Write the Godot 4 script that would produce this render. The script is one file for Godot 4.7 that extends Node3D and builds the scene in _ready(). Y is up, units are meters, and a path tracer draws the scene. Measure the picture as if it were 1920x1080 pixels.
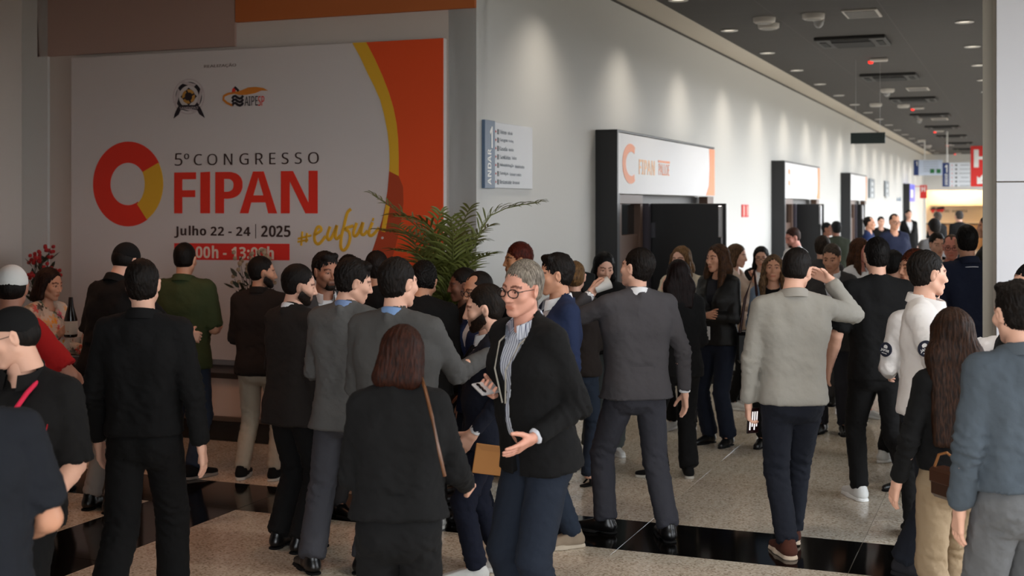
extends Node3D
const FOCAL := 2404.0       # the lens in pixels of the 1920 x 1080 frame
const HORIZON := 384.0      # the level line of sight, pixels from the top
const EYE := 2.0
const WASH := 1.8

func _ready() -> void:
	var cam := Camera3D.new()
	cam.name = "camera"
	cam.projection = Camera3D.PROJECTION_FRUSTUM
	cam.near = 0.1
	cam.far = 200.0
	cam.size = 1080.0 / FOCAL * cam.near
	cam.frustum_offset = Vector2(0, -(540.0 - HORIZON) / FOCAL * cam.near)
	cam.position = Vector3(0, EYE, 0)
	var at := CameraAttributesPhysical.new()
	at.frustum_focal_length = 50.0
	at.frustum_near = 0.1
	at.frustum_far = 200.0
	at.frustum_focus_distance = 7.0
	at.exposure_aperture = 3.2
	at.exposure_multiplier = 1.0
	cam.attributes = at
	add_child(cam)
	cam.current = true
	var we := WorldEnvironment.new()
	we.name = "environment"
	var e := Environment.new()
	e.background_mode = Environment.BG_SKY
	var sky := Sky.new()
	var sm := ProceduralSkyMaterial.new()
	sm.sky_top_color = Color(0.72, 0.75, 0.78)
	sm.sky_horizon_color = Color(0.88, 0.885, 0.89)
	sm.ground_bottom_color = Color(0.35, 0.34, 0.32)
	sm.ground_horizon_color = Color(0.60, 0.60, 0.58)
	sm.sun_angle_max = 0.0
	sm.energy_multiplier = 10.8
	sky.sky_material = sm
	e.sky = sky
	e.tonemap_mode = Environment.TONE_MAPPER_LINEAR
	e.tonemap_exposure = 1.0
	e.sdfgi_enabled = true
	e.ssao_enabled = true
	e.ssil_enabled = true
	we.environment = e
	add_child(we)
	grain.frequency = 1.0
	grain.seed = 4
	room()
	panel()
	portal(1116, 1207, 1340, 1362, "nearest black door portal with the white sign and orange end", 2)
	portal(1446, 1488, 1537, 1545, "second black door portal along the corridor, blank white sign", 1)
	portal(1576, 1603, 1625, 1622, "third black door portal along the corridor, smallest white sign", 0)
	ceiling_things()
	signs()
	far_shop()
	palm()
	buffet()
	desk()
	crowd()
	for n in find_children("*", "GeometryInstance3D", true, false):
		(n as GeometryInstance3D).cast_shadow = GeometryInstance3D.SHADOW_CASTING_SETTING_ON
# ------------------------------------------------------------------ the people in the photograph: [crown px x, px y, metres away], facing (0 = viewer, 90 = right, 180 = away)
const BLACK := Color(0.06, 0.055, 0.055)
const INK := Color(0.045, 0.043, 0.046)
const NAVY := Color(0.095, 0.11, 0.16)
const DENIM := Color(0.145, 0.18, 0.235)
const CHARCOAL := Color(0.24, 0.235, 0.24)
const GREY := Color(0.34, 0.335, 0.33)
const DARKHAIR := Color(0.115, 0.085, 0.07)
const BROWNHAIR := Color(0.22, 0.14, 0.09)
const BLOND := Color(0.55, 0.41, 0.26)
const WHITE := Color(0.84, 0.84, 0.85)
const TAN := Color(0.76, 0.55, 0.44)
const PALE := Color(0.84, 0.65, 0.56)
const BROWN := Color(0.45, 0.29, 0.22)
const SOLE := Color(0.78, 0.76, 0.72)

func crowd() -> void:
	var B := ["dress", INK, INK]
	var SN := ["sneaker", Color(0.80, 0.80, 0.79), Color(0.86, 0.86, 0.85)]
	var DS := ["sneaker", INK, Color(0.72, 0.70, 0.66)]
	var walk_l := [[0.045, -0.19, 0.05, 4.0, 45.0], [0.045, 0.13, 0.0, 4.0]]
	# ---- left side
	person({"at": [-80, 606, 3.75], "yaw": 205, "label": "heavy person in a plain navy t-shirt cut off at the bottom left corner", "fat": 1.25, "sw": 1.12, "hair": [["short", DARKHAIR]], "top": {"kind": "tee", "col": Color(0.085, 0.095, 0.12), "sleeve": 0.82, "arm": 1.25, "hem": 0.44}, "leg": {"col": INK, "w": 1.15}, "arms": ["front", [Vector3(0.30, -1, 0.10), Vector3(-0.55, -0.42, 0.9), Vector3(-0.7, 0.5, 0), "relax"]], "skin": TAN})
	var cap := {"at": [12, 577, 4.95], "yaw": -6, "label": "person in a black cap, glasses and pink lanyard looking down at the far left", "look": [-62, 14, 6], "lean": 4, "tilt": -6, "fat": 1.2, "sw": 1.15, "hair": [["beanie", INK], ["nape", DARKHAIR]], "glasses": INK, "top": {"kind": "tee", "col": BLACK, "sleeve": 0.95, "arm": 1.22, "collar": BLACK}, "leg": {"col": INK, "w": 1.1}, "arms": [[Vector3(0.25, -1, 0.05), Vector3(0.10, -0.25, 1), Vector3(-0.7, 0.5, 0), "relax"], "front"], "skin": PALE, "shoe": B}
	person(cap)
	lanyard(cap, Color(0.80, 0.16, 0.28), 0.016, -1.0)
	chest_word(cap, "Juncal", Color(0.62, 0.10, 0.14), Vector3(0.046, 0.205, 0.106), Vector2(0.11, 0.035))
	person({"at": [22, 497, 6.6], "yaw": 152, "label": "person in a white cap and bright red t-shirt seen from behind", "look": [38, 4, 0], "fat": 1.08, "hair": [["cap", Color(0.80, 0.80, 0.79)], ["nape", DARKHAIR]], "top": {"kind": "tee", "col": Color(0.62, 0.09, 0.09), "sleeve": 0.85, "arm": 1.2}, "leg": {"col": INK}, "arms": ["front", [Vector3(0.62, -0.75, 0.25), Vector3(-0.50, -0.35, 0.8), Vector3(-0.6, 0, -0.5), "relax"]], "skin": Color(0.62, 0.43, 0.35)})
	var fl := {"at": [96, 502, 9.0], "yaw": 62, "sex": "f", "label": "woman in a floral blouse with brown hair holding a dark bottle", "look": [8, 10, 0], "hair": [["bob", Color(0.20, 0.12, 0.09)]], "top": {"kind": "shirt", "col": Color(0.76, 0.69, 0.62), "pattern": "floral"}, "leg": {"col": INK}, "arms": ["phone", [Vector3(0.2, -0.8, 0.45), Vector3(-0.05, 0.55, 1), Vector3(-0.9, 0.1, 0.1), "grip"]], "skin": TAN}
	person(fl)
	var bt := held(fl, 1, "dark_bottle", "dark tapered bottle held up by the woman in the floral blouse", "bottle", Transform3D(Basis(Vector3.RIGHT, 0.0), Vector3(0, -0.07, 0.035)))
	bt.rotation = Vector3.ZERO
	part(bt, "glass", lathe([[0.0, -0.06], [0.040, -0.06], [0.045, -0.05], [0.044, 0.06], [0.020, 0.15], [0.014, 0.21], [0.0, 0.21]], 20), mat("bottle_glass", Color(0.10, 0.06, 0.04), 0.2))
	part(bt, "label", lathe([[0.0455, -0.04], [0.0455, 0.05]], 20), mat("paper", Color(0.80, 0.76, 0.70), 0.7))
	person({"at": [245, 457, 8.6], "yaw": 150, "label": "person in a black cap and black polo over a white shirt bending to the food", "look": [0, 18, 0], "lean": 14, "hair": [["cap", INK], ["nape", DARKHAIR]], "top": {"kind": "tee", "col": BLACK, "collar": BLACK, "sleeve": 0.9, "arm": 1.15}, "leg": {"col": Color(0.60, 0.57, 0.55)}, "arms": ["front", "reach"], "skin": PALE})
	person({"at": [265, 487, 6.15], "yaw": 178, "label": "tall man in a black shirt and black trousers walking away at the left", "look": [8, 0, -3], "sw": 1.06, "fat": 1.02, "hair": [["short", DARKHAIR]], "top": {"kind": "shirt", "col": INK, "collar": INK, "hem": 0.52, "arm": 1.08, "cuff": true}, "leg": {"col": INK, "w": 1.2, "wide": 0.3}, "arms": [[Vector3(0.24, -1, 0.0), Vector3(0.0, -1, 0.30), Vector3(-1, 0, 0), "relax"], [Vector3(0.24, -1, -0.08), Vector3(0.14, -1, 0.10), Vector3(-1, 0, 0), "relax"]], "feet": walk_l, "skin": PALE, "shoe": B})
	person({"at": [348, 456, 9.5], "yaw": 172, "label": "man in an olive green shirt and jeans facing the panel", "look": [0, 6, 0], "fat": 1.1, "sw": 1.08, "hair": [["fade", DARKHAIR]], "top": {"kind": "tee", "col": Color(0.215, 0.25, 0.145), "collar": Color(0.215, 0.25, 0.145), "hem": 0.46, "sleeve": 0.95, "arm": 1.25}, "leg": {"col": DENIM}, "arms": ["front", "front"], "feet": [[0.07, 0.0, 0, 10], [0.06, -0.05, 0, 35]], "skin": TAN, "shoe": ["sneaker", INK, Color(0.5, 0.47, 0.44)]})
	person({"at": [492, 481, 9.35], "yaw": 170, "label": "bearded man in a dark jacket and cream jeans looking to the right", "look": [-62, 2, 0], "hair": [["fade", DARKHAIR], ["beard", Color(0.17, 0.125, 0.10)]], "sw": 1.08, "fat": 1.06, "top": {"kind": "jacket", "col": Color(0.13, 0.10, 0.085), "collar": Color(0.10, 0.08, 0.07), "hem": 0.47}, "leg": {"col": Color(0.64, 0.59, 0.52), "w": 1.05}, "arms": ["front", "front"], "feet": [[0.085, 0.0, 0, 5], [0.07, 0.0, 0, 5]], "skin": TAN, "shoe": DS})
	person({"at": [566, 497, 7.45], "yaw": 142, "label": "bearded man in a long dark suit standing left of the grey suit", "look": [-38, 8, 6], "lean": 3, "hair": [["fade", DARKHAIR], ["beard", Color(0.17, 0.125, 0.10)]], "top": {"kind": "suit", "col": Color(0.135, 0.115, 0.105), "hem": 0.44}, "leg": {"col": INK, "w": 1.1, "wide": 0.4}, "arms": ["front", "down"], "skin": PALE, "shoe": B})
	person({"at": [612, 474, 8.2], "yaw": 28, "label": "bearded man facing the viewer with an open white collar and grey suit", "look": [8, 4, 0], "hair": [["quiff", DARKHAIR], ["goatee", Color(0.17, 0.125, 0.10)]], "top": {"kind": "suit", "col": CHARCOAL, "open": 0.6}, "leg": {"col": CHARCOAL}, "arms": ["down", "down"], "skin": Color(0.66, 0.46, 0.37), "shoe": B})
	person({"at": [655, 481, 8.9], "yaw": 175, "label": "person with curly black hair hidden behind the two grey suits", "hair": [["curly", DARKHAIR]], "top": {"kind": "jacket", "col": INK}, "leg": {"col": DENIM}, "skin": TAN, "shoe": SN})
	person({"at": [706, 472, 8.7], "yaw": 165, "label": "dark haired person whose crown shows between the two grey suits", "look": [20, 8, 0], "hair": [["short", Color(0.15, 0.11, 0.09)]], "top": {"kind": "jacket", "col": INK}, "leg": {"col": DENIM}, "skin": TAN, "shoe": SN})
	person({"at": [672, 488, 7.05], "yaw": 158, "label": "man in a grey suit with hands in front, seen from behind left of centre", "look": [-52, 12, 4], "lean": 3, "sw": 1.1, "hair": [["quiff", DARKHAIR]], "top": {"kind": "suit", "col": GREY, "inner": Color(0.45, 0.53, 0.68), "hem": 0.452, "flare": 0.016, "fold": 0.006}, "leg": {"col": Color(0.24, 0.24, 0.26), "w": 1.15, "wide": 0.4}, "arms": ["front", "front"], "feet": [[0.085, -0.06, 0, 55], [0.075, 0.0, 0, 40]], "skin": PALE, "shoe": B})
	person({"at": [747, 484, 6.2], "yaw": 158, "label": "man in a charcoal suit reaching out his arm to the bearded man in navy", "look": [-20, 2, 0], "sw": 1.16, "fat": 1.12, "hair": [["short", DARKHAIR]], "top": {"kind": "suit", "col": Color(0.29, 0.285, 0.28), "inner": Color(0.45, 0.56, 0.72), "hem": 0.45}, "leg": {"col": Color(0.24, 0.24, 0.25), "w": 1.15, "wide": 0.4}, "arms": ["front", [Vector3(0.14, -0.72, 0.62), Vector3(0.36, 0.30, 0.80), Vector3(-0.6, 0.4, 0.2), "relax"]], "skin": PALE, "shoe": B})
	person({"at": [800, 497, 8.2], "yaw": 190, "label": "person in black with curly dark hair stooping in front of the palm", "look": [-25, 22, 0], "lean": 16, "hair": [["curly", Color(0.09, 0.07, 0.06)]], "sw": 1.1, "top": {"kind": "jacket", "col": INK}, "leg": {"col": INK}, "arms": ["front", "front"], "skin": TAN, "shoe": SN})
	var wb := {"at": [760, 609, 4.95], "yaw": 182, "sex": "f", "label": "short red haired woman in black with her back to the viewer", "look": [-12, 10, 3], "lean": 5, "sw": 1.08, "fat": 1.12, "hair": [["bob", Color(0.24, 0.11, 0.06)]], "top": {"kind": "jacket", "col": INK, "hem": 0.53, "arm": 1.1, "grow": 0.018}, "leg": {"col": INK, "w": 1.2, "wide": 0.5}, "arms": ["front", [Vector3(0.30, -1, 0.25), Vector3(0.22, -0.42, 1), Vector3(-0.7, 0.5, 0), "relax"]], "skin": PALE, "shoe": B, "hs": 1.0}
	person(wb)
	strap(wb, -1.0, Color(0.36, 0.22, 0.12))
	var bn := {"at": [905, 534, 6.9], "hs": 1.12, "yaw": -84, "label": "bearded man in a navy suit in profile facing left, holding an envelope", "look": [-4, 6, 0], "fat": 1.12, "hair": [["receding", Color(0.14, 0.10, 0.07)], ["fade", Color(0.14, 0.10, 0.07)], ["beard", Color(0.20, 0.135, 0.095)]], "top": {"kind": "suit", "col": NAVY, "hem": 0.46, "vee": 0.12, "open": 0.55, "openfront": true}, "leg": {"col": Color(0.075, 0.09, 0.15), "w": 1.1}, "arms": [["to", Vector3(0.125, -0.004, 0.055), Vector3(-1, 0.0, 0.1), "relax"], "down"], "feet": [[0.05, 0.05, 0, 5], [0.06, -0.05, 0, 8]], "skin": PALE, "shoe": SN}
	person(bn)
	lanyard(bn, INK, 0.008, 0.0)
	var en := base("kraft_envelope", "brown kraft envelope held low in front of the navy suit", "envelope", Transform3D(Basis(Vector3.UP, 0.18) * Basis(Vector3(0, 0, 1), -0.16), px3(918, 862, 6.66)))
	part(en, "envelope", box(Vector3(0.165, 0.155, 0.010), 0.003), mat("kraft", Color(0.64, 0.43, 0.22), 0.8))
	part(en, "flap", plate(PackedVector2Array([Vector2(-0.08, 0.072), Vector2(0.08, 0.072), Vector2(0.05, 0.045), Vector2(-0.05, 0.045)]), 0.002), mat("kraft", Color(0.60, 0.40, 0.20), 0.8)).position.z = 0.005
	var gw := {"at": [980, 489, 5.6], "yaw": -52, "label": "smiling grey haired man with glasses, black blazer and striped shirt", "look": [12, 2, -4], "lean": 9, "sw": 1.04, "fat": 1.06, "hair": [["fade", Color(0.62, 0.58, 0.53)]], "glasses": Color(0.08, 0.04, 0.04), "top": {"kind": "suit", "col": INK, "hem": 0.475, "vee": 0.10, "inner": Color(0.78, 0.79, 0.82), "print": "stripes", "open": 0.55, "openfront": true, "arm": 1.08}, "leg": {"col": Color(0.10, 0.125, 0.17), "w": 1.12}, "arms": [[Vector3(0.14, -1, -0.22), Vector3(-0.05, -0.28, 0.95), Vector3(-0.7, 0.7, 0.1), "spread"], [Vector3(0.14, -1, -0.50), Vector3(-0.34, 0.16, 0.9), Vector3(-0.5, 0.9, 0), "grip"]], "skin": Color(0.80, 0.58, 0.50), "shoe": B}
	person(gw)
	lanyard(gw, Color(0.62, 0.60, 0.56), 0.007, 0.0)
	var ph := held(gw, 1, "phone", "pale phone with dark lenses held flat by the grey haired man", "phone", Transform3D(Basis(Vector3.UP, 0.2), Vector3(0.0, -0.12, 0.032)))
	phone(ph, Color(0.62, 0.60, 0.60), Color(0.72, 0.70, 0.70))
	for q in 3:
		put(ph, "lens", lathe([[0.0, 0.004], [0.011, 0.003], [0.012, 0.0]], 12), mat("lens", Color(0.03, 0.03, 0.03), 0.1), Vector3(-0.018 + 0.018 * q, -0.05, 0.007), Vector3(PI / 2, 0, 0))
	person({"at": [892, 510, 8.05], "yaw": -62, "label": "balding man in glasses and a blue suit behind the bearded man in navy", "look": [0, 10, 0], "hair": [["receding", Color(0.15, 0.12, 0.10)]], "glasses": INK, "top": {"kind": "suit", "col": Color(0.11, 0.15, 0.27)}, "leg": {"col": NAVY}, "arms": ["down", "down"], "skin": TAN, "shoe": B})
	person({"at": [866, 503, 8.75], "yaw": -75, "label": "dark skinned person in profile between the palm and the balding man", "look": [0, 4, 0], "hair": [["fade", DARKHAIR]], "top": {"kind": "jacket", "col": INK}, "leg": {"col": INK}, "arms": ["down", "face"], "skin": BROWN, "shoe": B})
	person({"at": [971, 457, 9.4], "yaw": -70, "sex": "f", "label": "person with reddish braided hair rising behind the grey haired man", "look": [0, 0, 0], "hair": [["braids", Color(0.40, 0.15, 0.09)]], "top": {"kind": "jacket", "col": INK}, "leg": {"col": INK}, "arms": ["front", "front"], "skin": Color(0.70, 0.48, 0.34), "shoe": B})
	person({"at": [1040, 477, 7.55], "yaw": -72, "label": "dark haired man in a bright blue suit jacket behind the black blazer", "look": [-8, 4, 0], "hair": [["quiff", DARKHAIR]], "top": {"kind": "suit", "col": Color(0.125, 0.165, 0.275), "hem": 0.45}, "leg": {"col": DENIM}, "arms": ["down", "front"], "feet": [[0.05, -0.03, 0.0, 5], [0.05, 0.06, 0, 8]], "skin": TAN, "shoe": ["sneaker", Color(0.55, 0.49, 0.42), Color(0.72, 0.67, 0.60)]})
	# ---- centre
	person({"at": [1078, 489, 9.2], "yaw": 172, "sex": "f", "label": "woman with a blond bun, dark jacket, jeans and strappy sandals", "hair": [["bun", BLOND]], "fat": 1.1, "top": {"kind": "jacket", "col": Color(0.16, 0.135, 0.125), "hem": 0.49}, "leg": {"col": DENIM, "w": 0.95}, "arms": ["front", "front"], "feet": [[0.05, 0.0, 0, 20], [0.06, -0.03, 0, 40]], "skin": PALE, "shoe": ["sandal", INK, INK]})
	person({"at": [1135, 474, 10.2], "yaw": 10, "sex": "f", "label": "young woman with long black hair looking down, loose grey jeans", "look": [0, 20, 0], "hair": [["long", Color(0.06, 0.05, 0.05)]], "top": {"kind": "jacket", "col": INK, "hem": 0.50}, "leg": {"col": Color(0.26, 0.28, 0.28), "w": 1.2, "wide": 0.9}, "arms": ["front", "front"], "skin": PALE, "shoe": SN})
	var gs := {"at": [1200, 466, 7.75], "yaw": 192, "label": "man in a charcoal suit drinking from a white cup, seen from behind", "look": [38, -6, 4], "sw": 1.16, "fat": 1.1, "hair": [["short", DARKHAIR]], "top": {"kind": "suit", "col": Color(0.265, 0.255, 0.265), "hem": 0.482, "flare": 0.018}, "leg": {"col": Color(0.20, 0.20, 0.225), "w": 1.1, "wide": 0.25}, "arms": [["to", Vector3(0.135, 0.300, 0.115), Vector3(-0.6, 0.1, -0.7), "grip", Vector3(1, -0.8, -0.1), Vector3(-0.62, 0.62, 0.40)], [Vector3(0.34, -1, -0.05), Vector3(0.10, -1, 0.14), Vector3(-1, 0, 0), "relax"]], "feet": [[0.095, 0.07, 0, 55], [0.085, -0.08, 0, 0]], "skin": PALE, "shoe": B}
	person(gs)
	var cup := held(gs, 0, "paper_cup", "white cup at the mouth of the man in the charcoal suit", "cup", Transform3D(Basis(), Vector3(0.0, -0.085, 0.042)))
	cup.rotation = Vector3(0.1, 0.3, -1.15)
	part(cup, "cup", lathe([[0.0, -0.05], [0.028, -0.05], [0.040, 0.05], [0.0415, 0.052], [0.037, 0.05], [0.026, -0.044], [0.0, -0.044]], 20), mat("paper", Color(0.85, 0.84, 0.82), 0.7))
	watch(gs, 0)
	person({"at": [1276, 461, 11.4], "yaw": -25, "sex": "f", "label": "blond woman in a cream jacket drinking behind the dark straight hair", "look": [-8, 6, 0], "hair": [["wavy", BLOND]], "top": {"kind": "jacket", "col": Color(0.76, 0.71, 0.62)}, "leg": {"col": INK}, "arms": ["down", "face"], "skin": PALE, "shoe": SN})
	person({"at": [1272, 486, 9.4], "yaw": 184, "sex": "f", "label": "woman all in black with straight dark brown hair seen from behind", "look": [-6, 4, 0], "hair": [["long_blunt", Color(0.12, 0.055, 0.05)]], "top": {"kind": "jacket", "col": INK, "hem": 0.47}, "leg": {"col": INK, "w": 1.1, "wide": 0.6}, "arms": ["front", "front"], "feet": [[0.09, 0.0, 0, 60], [0.05, 0.02, 0, 5]], "skin": PALE, "shoe": DS})
	var lj := {"at": [1345, 457, 10.7], "yaw": -42, "sex": "f", "label": "woman in a black leather jacket with folded arms and long fair ends", "look": [-14, 2, 0], "hair": [["wavy", Color(0.34, 0.22, 0.13)], ["tied", Color(0.10, 0.07, 0.06)]], "top": {"kind": "jacket", "col": Color(0.085, 0.08, 0.075), "rough": 0.5, "inner": Color(0.12, 0.12, 0.14), "hem": 0.50}, "leg": {"col": Color(0.08, 0.10, 0.15), "w": 1.05, "wide": 0.5}, "arms": ["cross", "cross"], "skin": TAN, "shoe": B}
	person(lj)
	badge(lj, Vector3(-0.02, 0.03, 0.13), INK)
	var bag := base("shoulder_bag", "black and burgundy shoulder bag at the side of the leather jacket", "bag", lj.root.transform * Transform3D(Basis(Vector3.UP, 1.2), Vector3(0.27, 0.83, -0.06)))
	part(bag, "pouch", box(Vector3(0.24, 0.26, 0.10), 0.03), leather(Color(0.03, 0.03, 0.03)))
	part(bag, "strap", tube([Vector3(-0.10, 0.12, 0), Vector3(-0.07, 0.40, 0.03), Vector3(0.0, 0.63, 0.06), Vector3(0.06, 0.40, 0.02), Vector3(0.10, 0.12, 0)], 0.012, 8), leather(Color(0.17, 0.05, 0.05)))
	person({"at": [1384, 457, 12.6], "yaw": 62, "sex": "f", "label": "fair haired woman in a pale top with a hand at her mouth", "look": [5, 8, 0], "hair": [["bob", Color(0.42, 0.31, 0.21)]], "top": {"kind": "sweater", "col": Color(0.72, 0.64, 0.58)}, "leg": {"col": INK}, "arms": ["face", "front"], "skin": PALE, "shoe": SN})
	person({"at": [1427, 462, 13.8], "yaw": -20, "sex": "f", "label": "woman with glasses and black hair in a black blazer by the white desk", "look": [8, 12, 0], "hair": [["long", Color(0.06, 0.05, 0.05)]], "glasses": INK, "top": {"kind": "jacket", "col": INK, "inner": WHITE}, "leg": {"col": INK}, "arms": ["front", "front"], "skin": PALE, "shoe": SN})
	person({"at": [1450, 477, 10.6], "yaw": -22, "sex": "f", "label": "long haired woman in a pale denim jacket looking up beside the grey sweater", "look": [10, -6, 0], "hair": [["wavy", Color(0.50, 0.38, 0.26)], ["tied", Color(0.12, 0.08, 0.06)]], "top": {"kind": "jacket", "col": Color(0.46, 0.52, 0.60), "inner": INK}, "leg": {"col": INK}, "arms": ["front", "front"], "skin": TAN, "shoe": ["boot", INK, INK]})
	var sw := {"at": [1500, 467, 7.4], "yaw": 182, "label": "man in a light grey sweater walking away with a hand on his head", "look": [-36, 14, 4], "sw": 1.1, "fat": 1.06, "hair": [["fade", DARKHAIR]], "top": {"kind": "sweater", "col": Color(0.56, 0.545, 0.515), "hem": 0.49, "arm": 1.08, "collar": Color(0.58, 0.56, 0.53)}, "leg": {"col": Color(0.08, 0.09, 0.125), "w": 1.05}, "arms": [[Vector3(0.20, -1, 0.05), Vector3(0.02, -1, 0.16), Vector3(-1, 0.0, 0), "grip"], [Vector3(0.74, -0.18, 0.62), Vector3(-0.62, 0.83, -0.10), Vector3(-0.7, -0.2, -0.75), "relax", 0, Vector3(-0.85, 0.42, -0.10)]], "feet": [[0.03, -0.04, 0.0, 8], [0.03, 0.13, 0.0, 10, 6]], "skin": PALE, "shoe": ["sneaker", Color(0.27, 0.14, 0.10), Color(0.74, 0.66, 0.58)]}
	person(sw)
	phone(held(sw, 0, "phone", "dark phone with a lit striped screen in the hand of the grey sweater man", "phone", Transform3D(Basis(Vector3.UP, -1.3), Vector3(-0.01, -0.10, 0.03))), Color(0.04, 0.03, 0.03), Color(0.10, 0.03, 0.04), true)
	person({"at": [1558, 459, 11.2], "yaw": -24, "label": "older grey haired man in a dark suit and tie facing the viewer", "look": [-6, 14, 0], "hair": [["short", Color(0.36, 0.31, 0.27)]], "top": {"kind": "suit", "col": Color(0.235, 0.225, 0.225), "hem": 0.44}, "leg": {"col": Color(0.16, 0.16, 0.18)}, "arms": ["front", "down"], "skin": TAN, "shoe": B})
	person({"at": [1543, 442, 12.8], "yaw": 150, "label": "man with brushed back grey brown hair behind the older man in suit", "look": [0, 0, 0], "hair": [["short", Color(0.26, 0.21, 0.18)]], "top": {"kind": "jacket", "col": CHARCOAL}, "leg": {"col": CHARCOAL}, "skin": PALE, "shoe": B})
	person({"at": [1482, 428, 16.0], "yaw": -70, "label": "close cropped man in a white shirt with a black strap by the second doorway", "look": [0, 18, 0], "hair": [["fade", Color(0.28, 0.16, 0.12)], ["goatee", Color(0.24, 0.15, 0.11)]], "top": {"kind": "shirt", "col": WHITE, "collar": WHITE}, "leg": {"col": INK}, "arms": ["front", "front"], "skin": Color(0.84, 0.58, 0.52), "shoe": B})
	person({"at": [1551, 417, 22.5], "yaw": 50, "label": "dark skinned person in white talking in front of the third doorway", "hair": [["fade", INK]], "top": {"kind": "shirt", "col": WHITE}, "leg": {"col": INK}, "skin": BROWN, "shoe": B})
	person({"at": [1567, 415, 20.5], "yaw": 196, "label": "person in a dark green jacket seen from behind near the third doorway", "hair": [["short", INK]], "sw": 1.15, "top": {"kind": "jacket", "col": Color(0.13, 0.145, 0.10)}, "leg": {"col": INK}, "skin": BROWN, "shoe": B})
	person({"at": [1615, 446, 12.0], "yaw": 35, "sex": "f", "label": "woman with wavy light brown hair and a white top facing right", "look": [5, 4, 0], "hair": [["wavy", Color(0.36, 0.22, 0.13)]], "top": {"kind": "tee", "col": WHITE}, "leg": {"col": INK}, "arms": ["front", "front"], "skin": Color(0.80, 0.52, 0.45), "shoe": SN})
	person({"at": [1643, 446, 8.55], "yaw": 186, "label": "man in a black t-shirt and black trousers walking away, white sole raised", "look": [-4, 2, 0], "sw": 1.14, "hair": [["short", Color(0.08, 0.06, 0.055)]], "top": {"kind": "tee", "col": INK, "hem": 0.47, "sleeve": 0.9, "arm": 1.15}, "leg": {"col": INK, "w": 1.0}, "arms": [[Vector3(0.30, -1, 0.0), Vector3(0.0, -0.85, 0.5), Vector3(-1, 0, 0), "relax"], "front"], "feet": [[0.03, 0.10, 0.0, 5], [0.05, -0.24, 0.115, 0, 62]], "skin": PALE, "shoe": SN})
	person({"at": [1676, 468, 9.9], "yaw": 120, "sex": "f", "label": "dark haired woman with a bare shoulder right of the black t-shirt", "look": [0, 0, 0], "hair": [["bun", Color(0.09, 0.07, 0.06)]], "top": {"kind": "tee", "col": Color(0.80, 0.62, 0.54), "sleeve": 0.5}, "leg": {"col": INK}, "arms": ["front", "front"], "skin": PALE, "shoe": SN})
	# ---- down the corridor
	person({"at": [1630, 406, 23.0], "yaw": 65, "label": "balding man in a navy t-shirt in profile by the third doorway", "hair": [["receding", DARKHAIR]], "top": {"kind": "tee", "col": Color(0.10, 0.15, 0.29)}, "leg": {"col": INK}, "skin": TAN, "shoe": B})
	person({"at": [1652, 406, 29.0], "yaw": 0, "label": "small distant person in black between the navy shirts", "hair": [["short", INK]], "top": {"kind": "jacket", "col": INK}, "leg": {"col": INK}, "skin": PALE, "shoe": B})
	var nb := {"at": [1678, 401, 20.0], "yaw": 8, "label": "man in glasses and a navy polo wearing a white badge, hands joined", "look": [0, 6, 0], "hair": [["receding", DARKHAIR]], "glasses": INK, "top": {"kind": "tee", "col": Color(0.09, 0.11, 0.19), "collar": NAVY, "sleeve": 0.9}, "leg": {"col": NAVY}, "arms": ["belly", "belly"], "skin": TAN, "shoe": B}
	person(nb)
	badge(nb, Vector3(-0.02, 0.12, 0.14), WHITE)
	person({"at": [1704, 393, 33.0], "yaw": 0, "sex": "f", "label": "distant person in a black blazer over a white top by the purple sign", "hair": [["tied", INK]], "top": {"kind": "suit", "col": INK, "inner": WHITE}, "leg": {"col": INK}, "skin": PALE, "shoe": B})
	person({"at": [1751, 409, 17.0], "yaw": 196, "label": "balding man in a grey t-shirt seen from behind down the corridor", "look": [-8, 2, 0], "hair": [["receding", Color(0.13, 0.11, 0.10)]], "top": {"kind": "tee", "col": Color(0.37, 0.36, 0.36)}, "leg": {"col": INK}, "skin": TAN, "shoe": B})
	person({"at": [1757, 397, 28.0], "yaw": 200, "label": "grey haired person in black before the far shop, left one", "hair": [["short", Color(0.45, 0.41, 0.38)]], "top": {"kind": "tee", "col": INK}, "leg": {"col": INK}, "arms": ["front", "front"], "skin": PALE, "shoe": B})
	person({"at": [1798, 395, 28.5], "yaw": 192, "label": "grey haired person in black before the far shop, right one", "hair": [["short", Color(0.35, 0.33, 0.32)]], "top": {"kind": "jacket", "col": INK}, "leg": {"col": INK}, "skin": PALE, "shoe": B})
	person({"at": [1758, 437, 13.2], "yaw": 5, "label": "young man facing the viewer between the grey t-shirt and the chef", "look": [-5, 6, 0], "hair": [["short", Color(0.14, 0.10, 0.07)]], "top": {"kind": "tee", "col": INK}, "leg": {"col": INK}, "skin": PALE, "shoe": B})
	person({"at": [1784, 440, 12.3], "yaw": -20, "label": "reddish faced man with glasses left of the navy polo", "look": [0, 4, 0], "hair": [["receding", Color(0.40, 0.32, 0.26)]], "glasses": Color(0.2, 0.06, 0.05), "top": {"kind": "shirt", "col": Color(0.7, 0.62, 0.56)}, "leg": {"col": INK}, "skin": Color(0.80, 0.52, 0.45), "shoe": B})
	person({"at": [1852, 404, 14.0], "yaw": -110, "label": "person in a black t-shirt half hidden by the pillar", "hair": [["short", DARKHAIR]], "top": {"kind": "tee", "col": INK}, "leg": {"col": INK}, "arms": ["front", "front"], "skin": TAN, "shoe": B})
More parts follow.
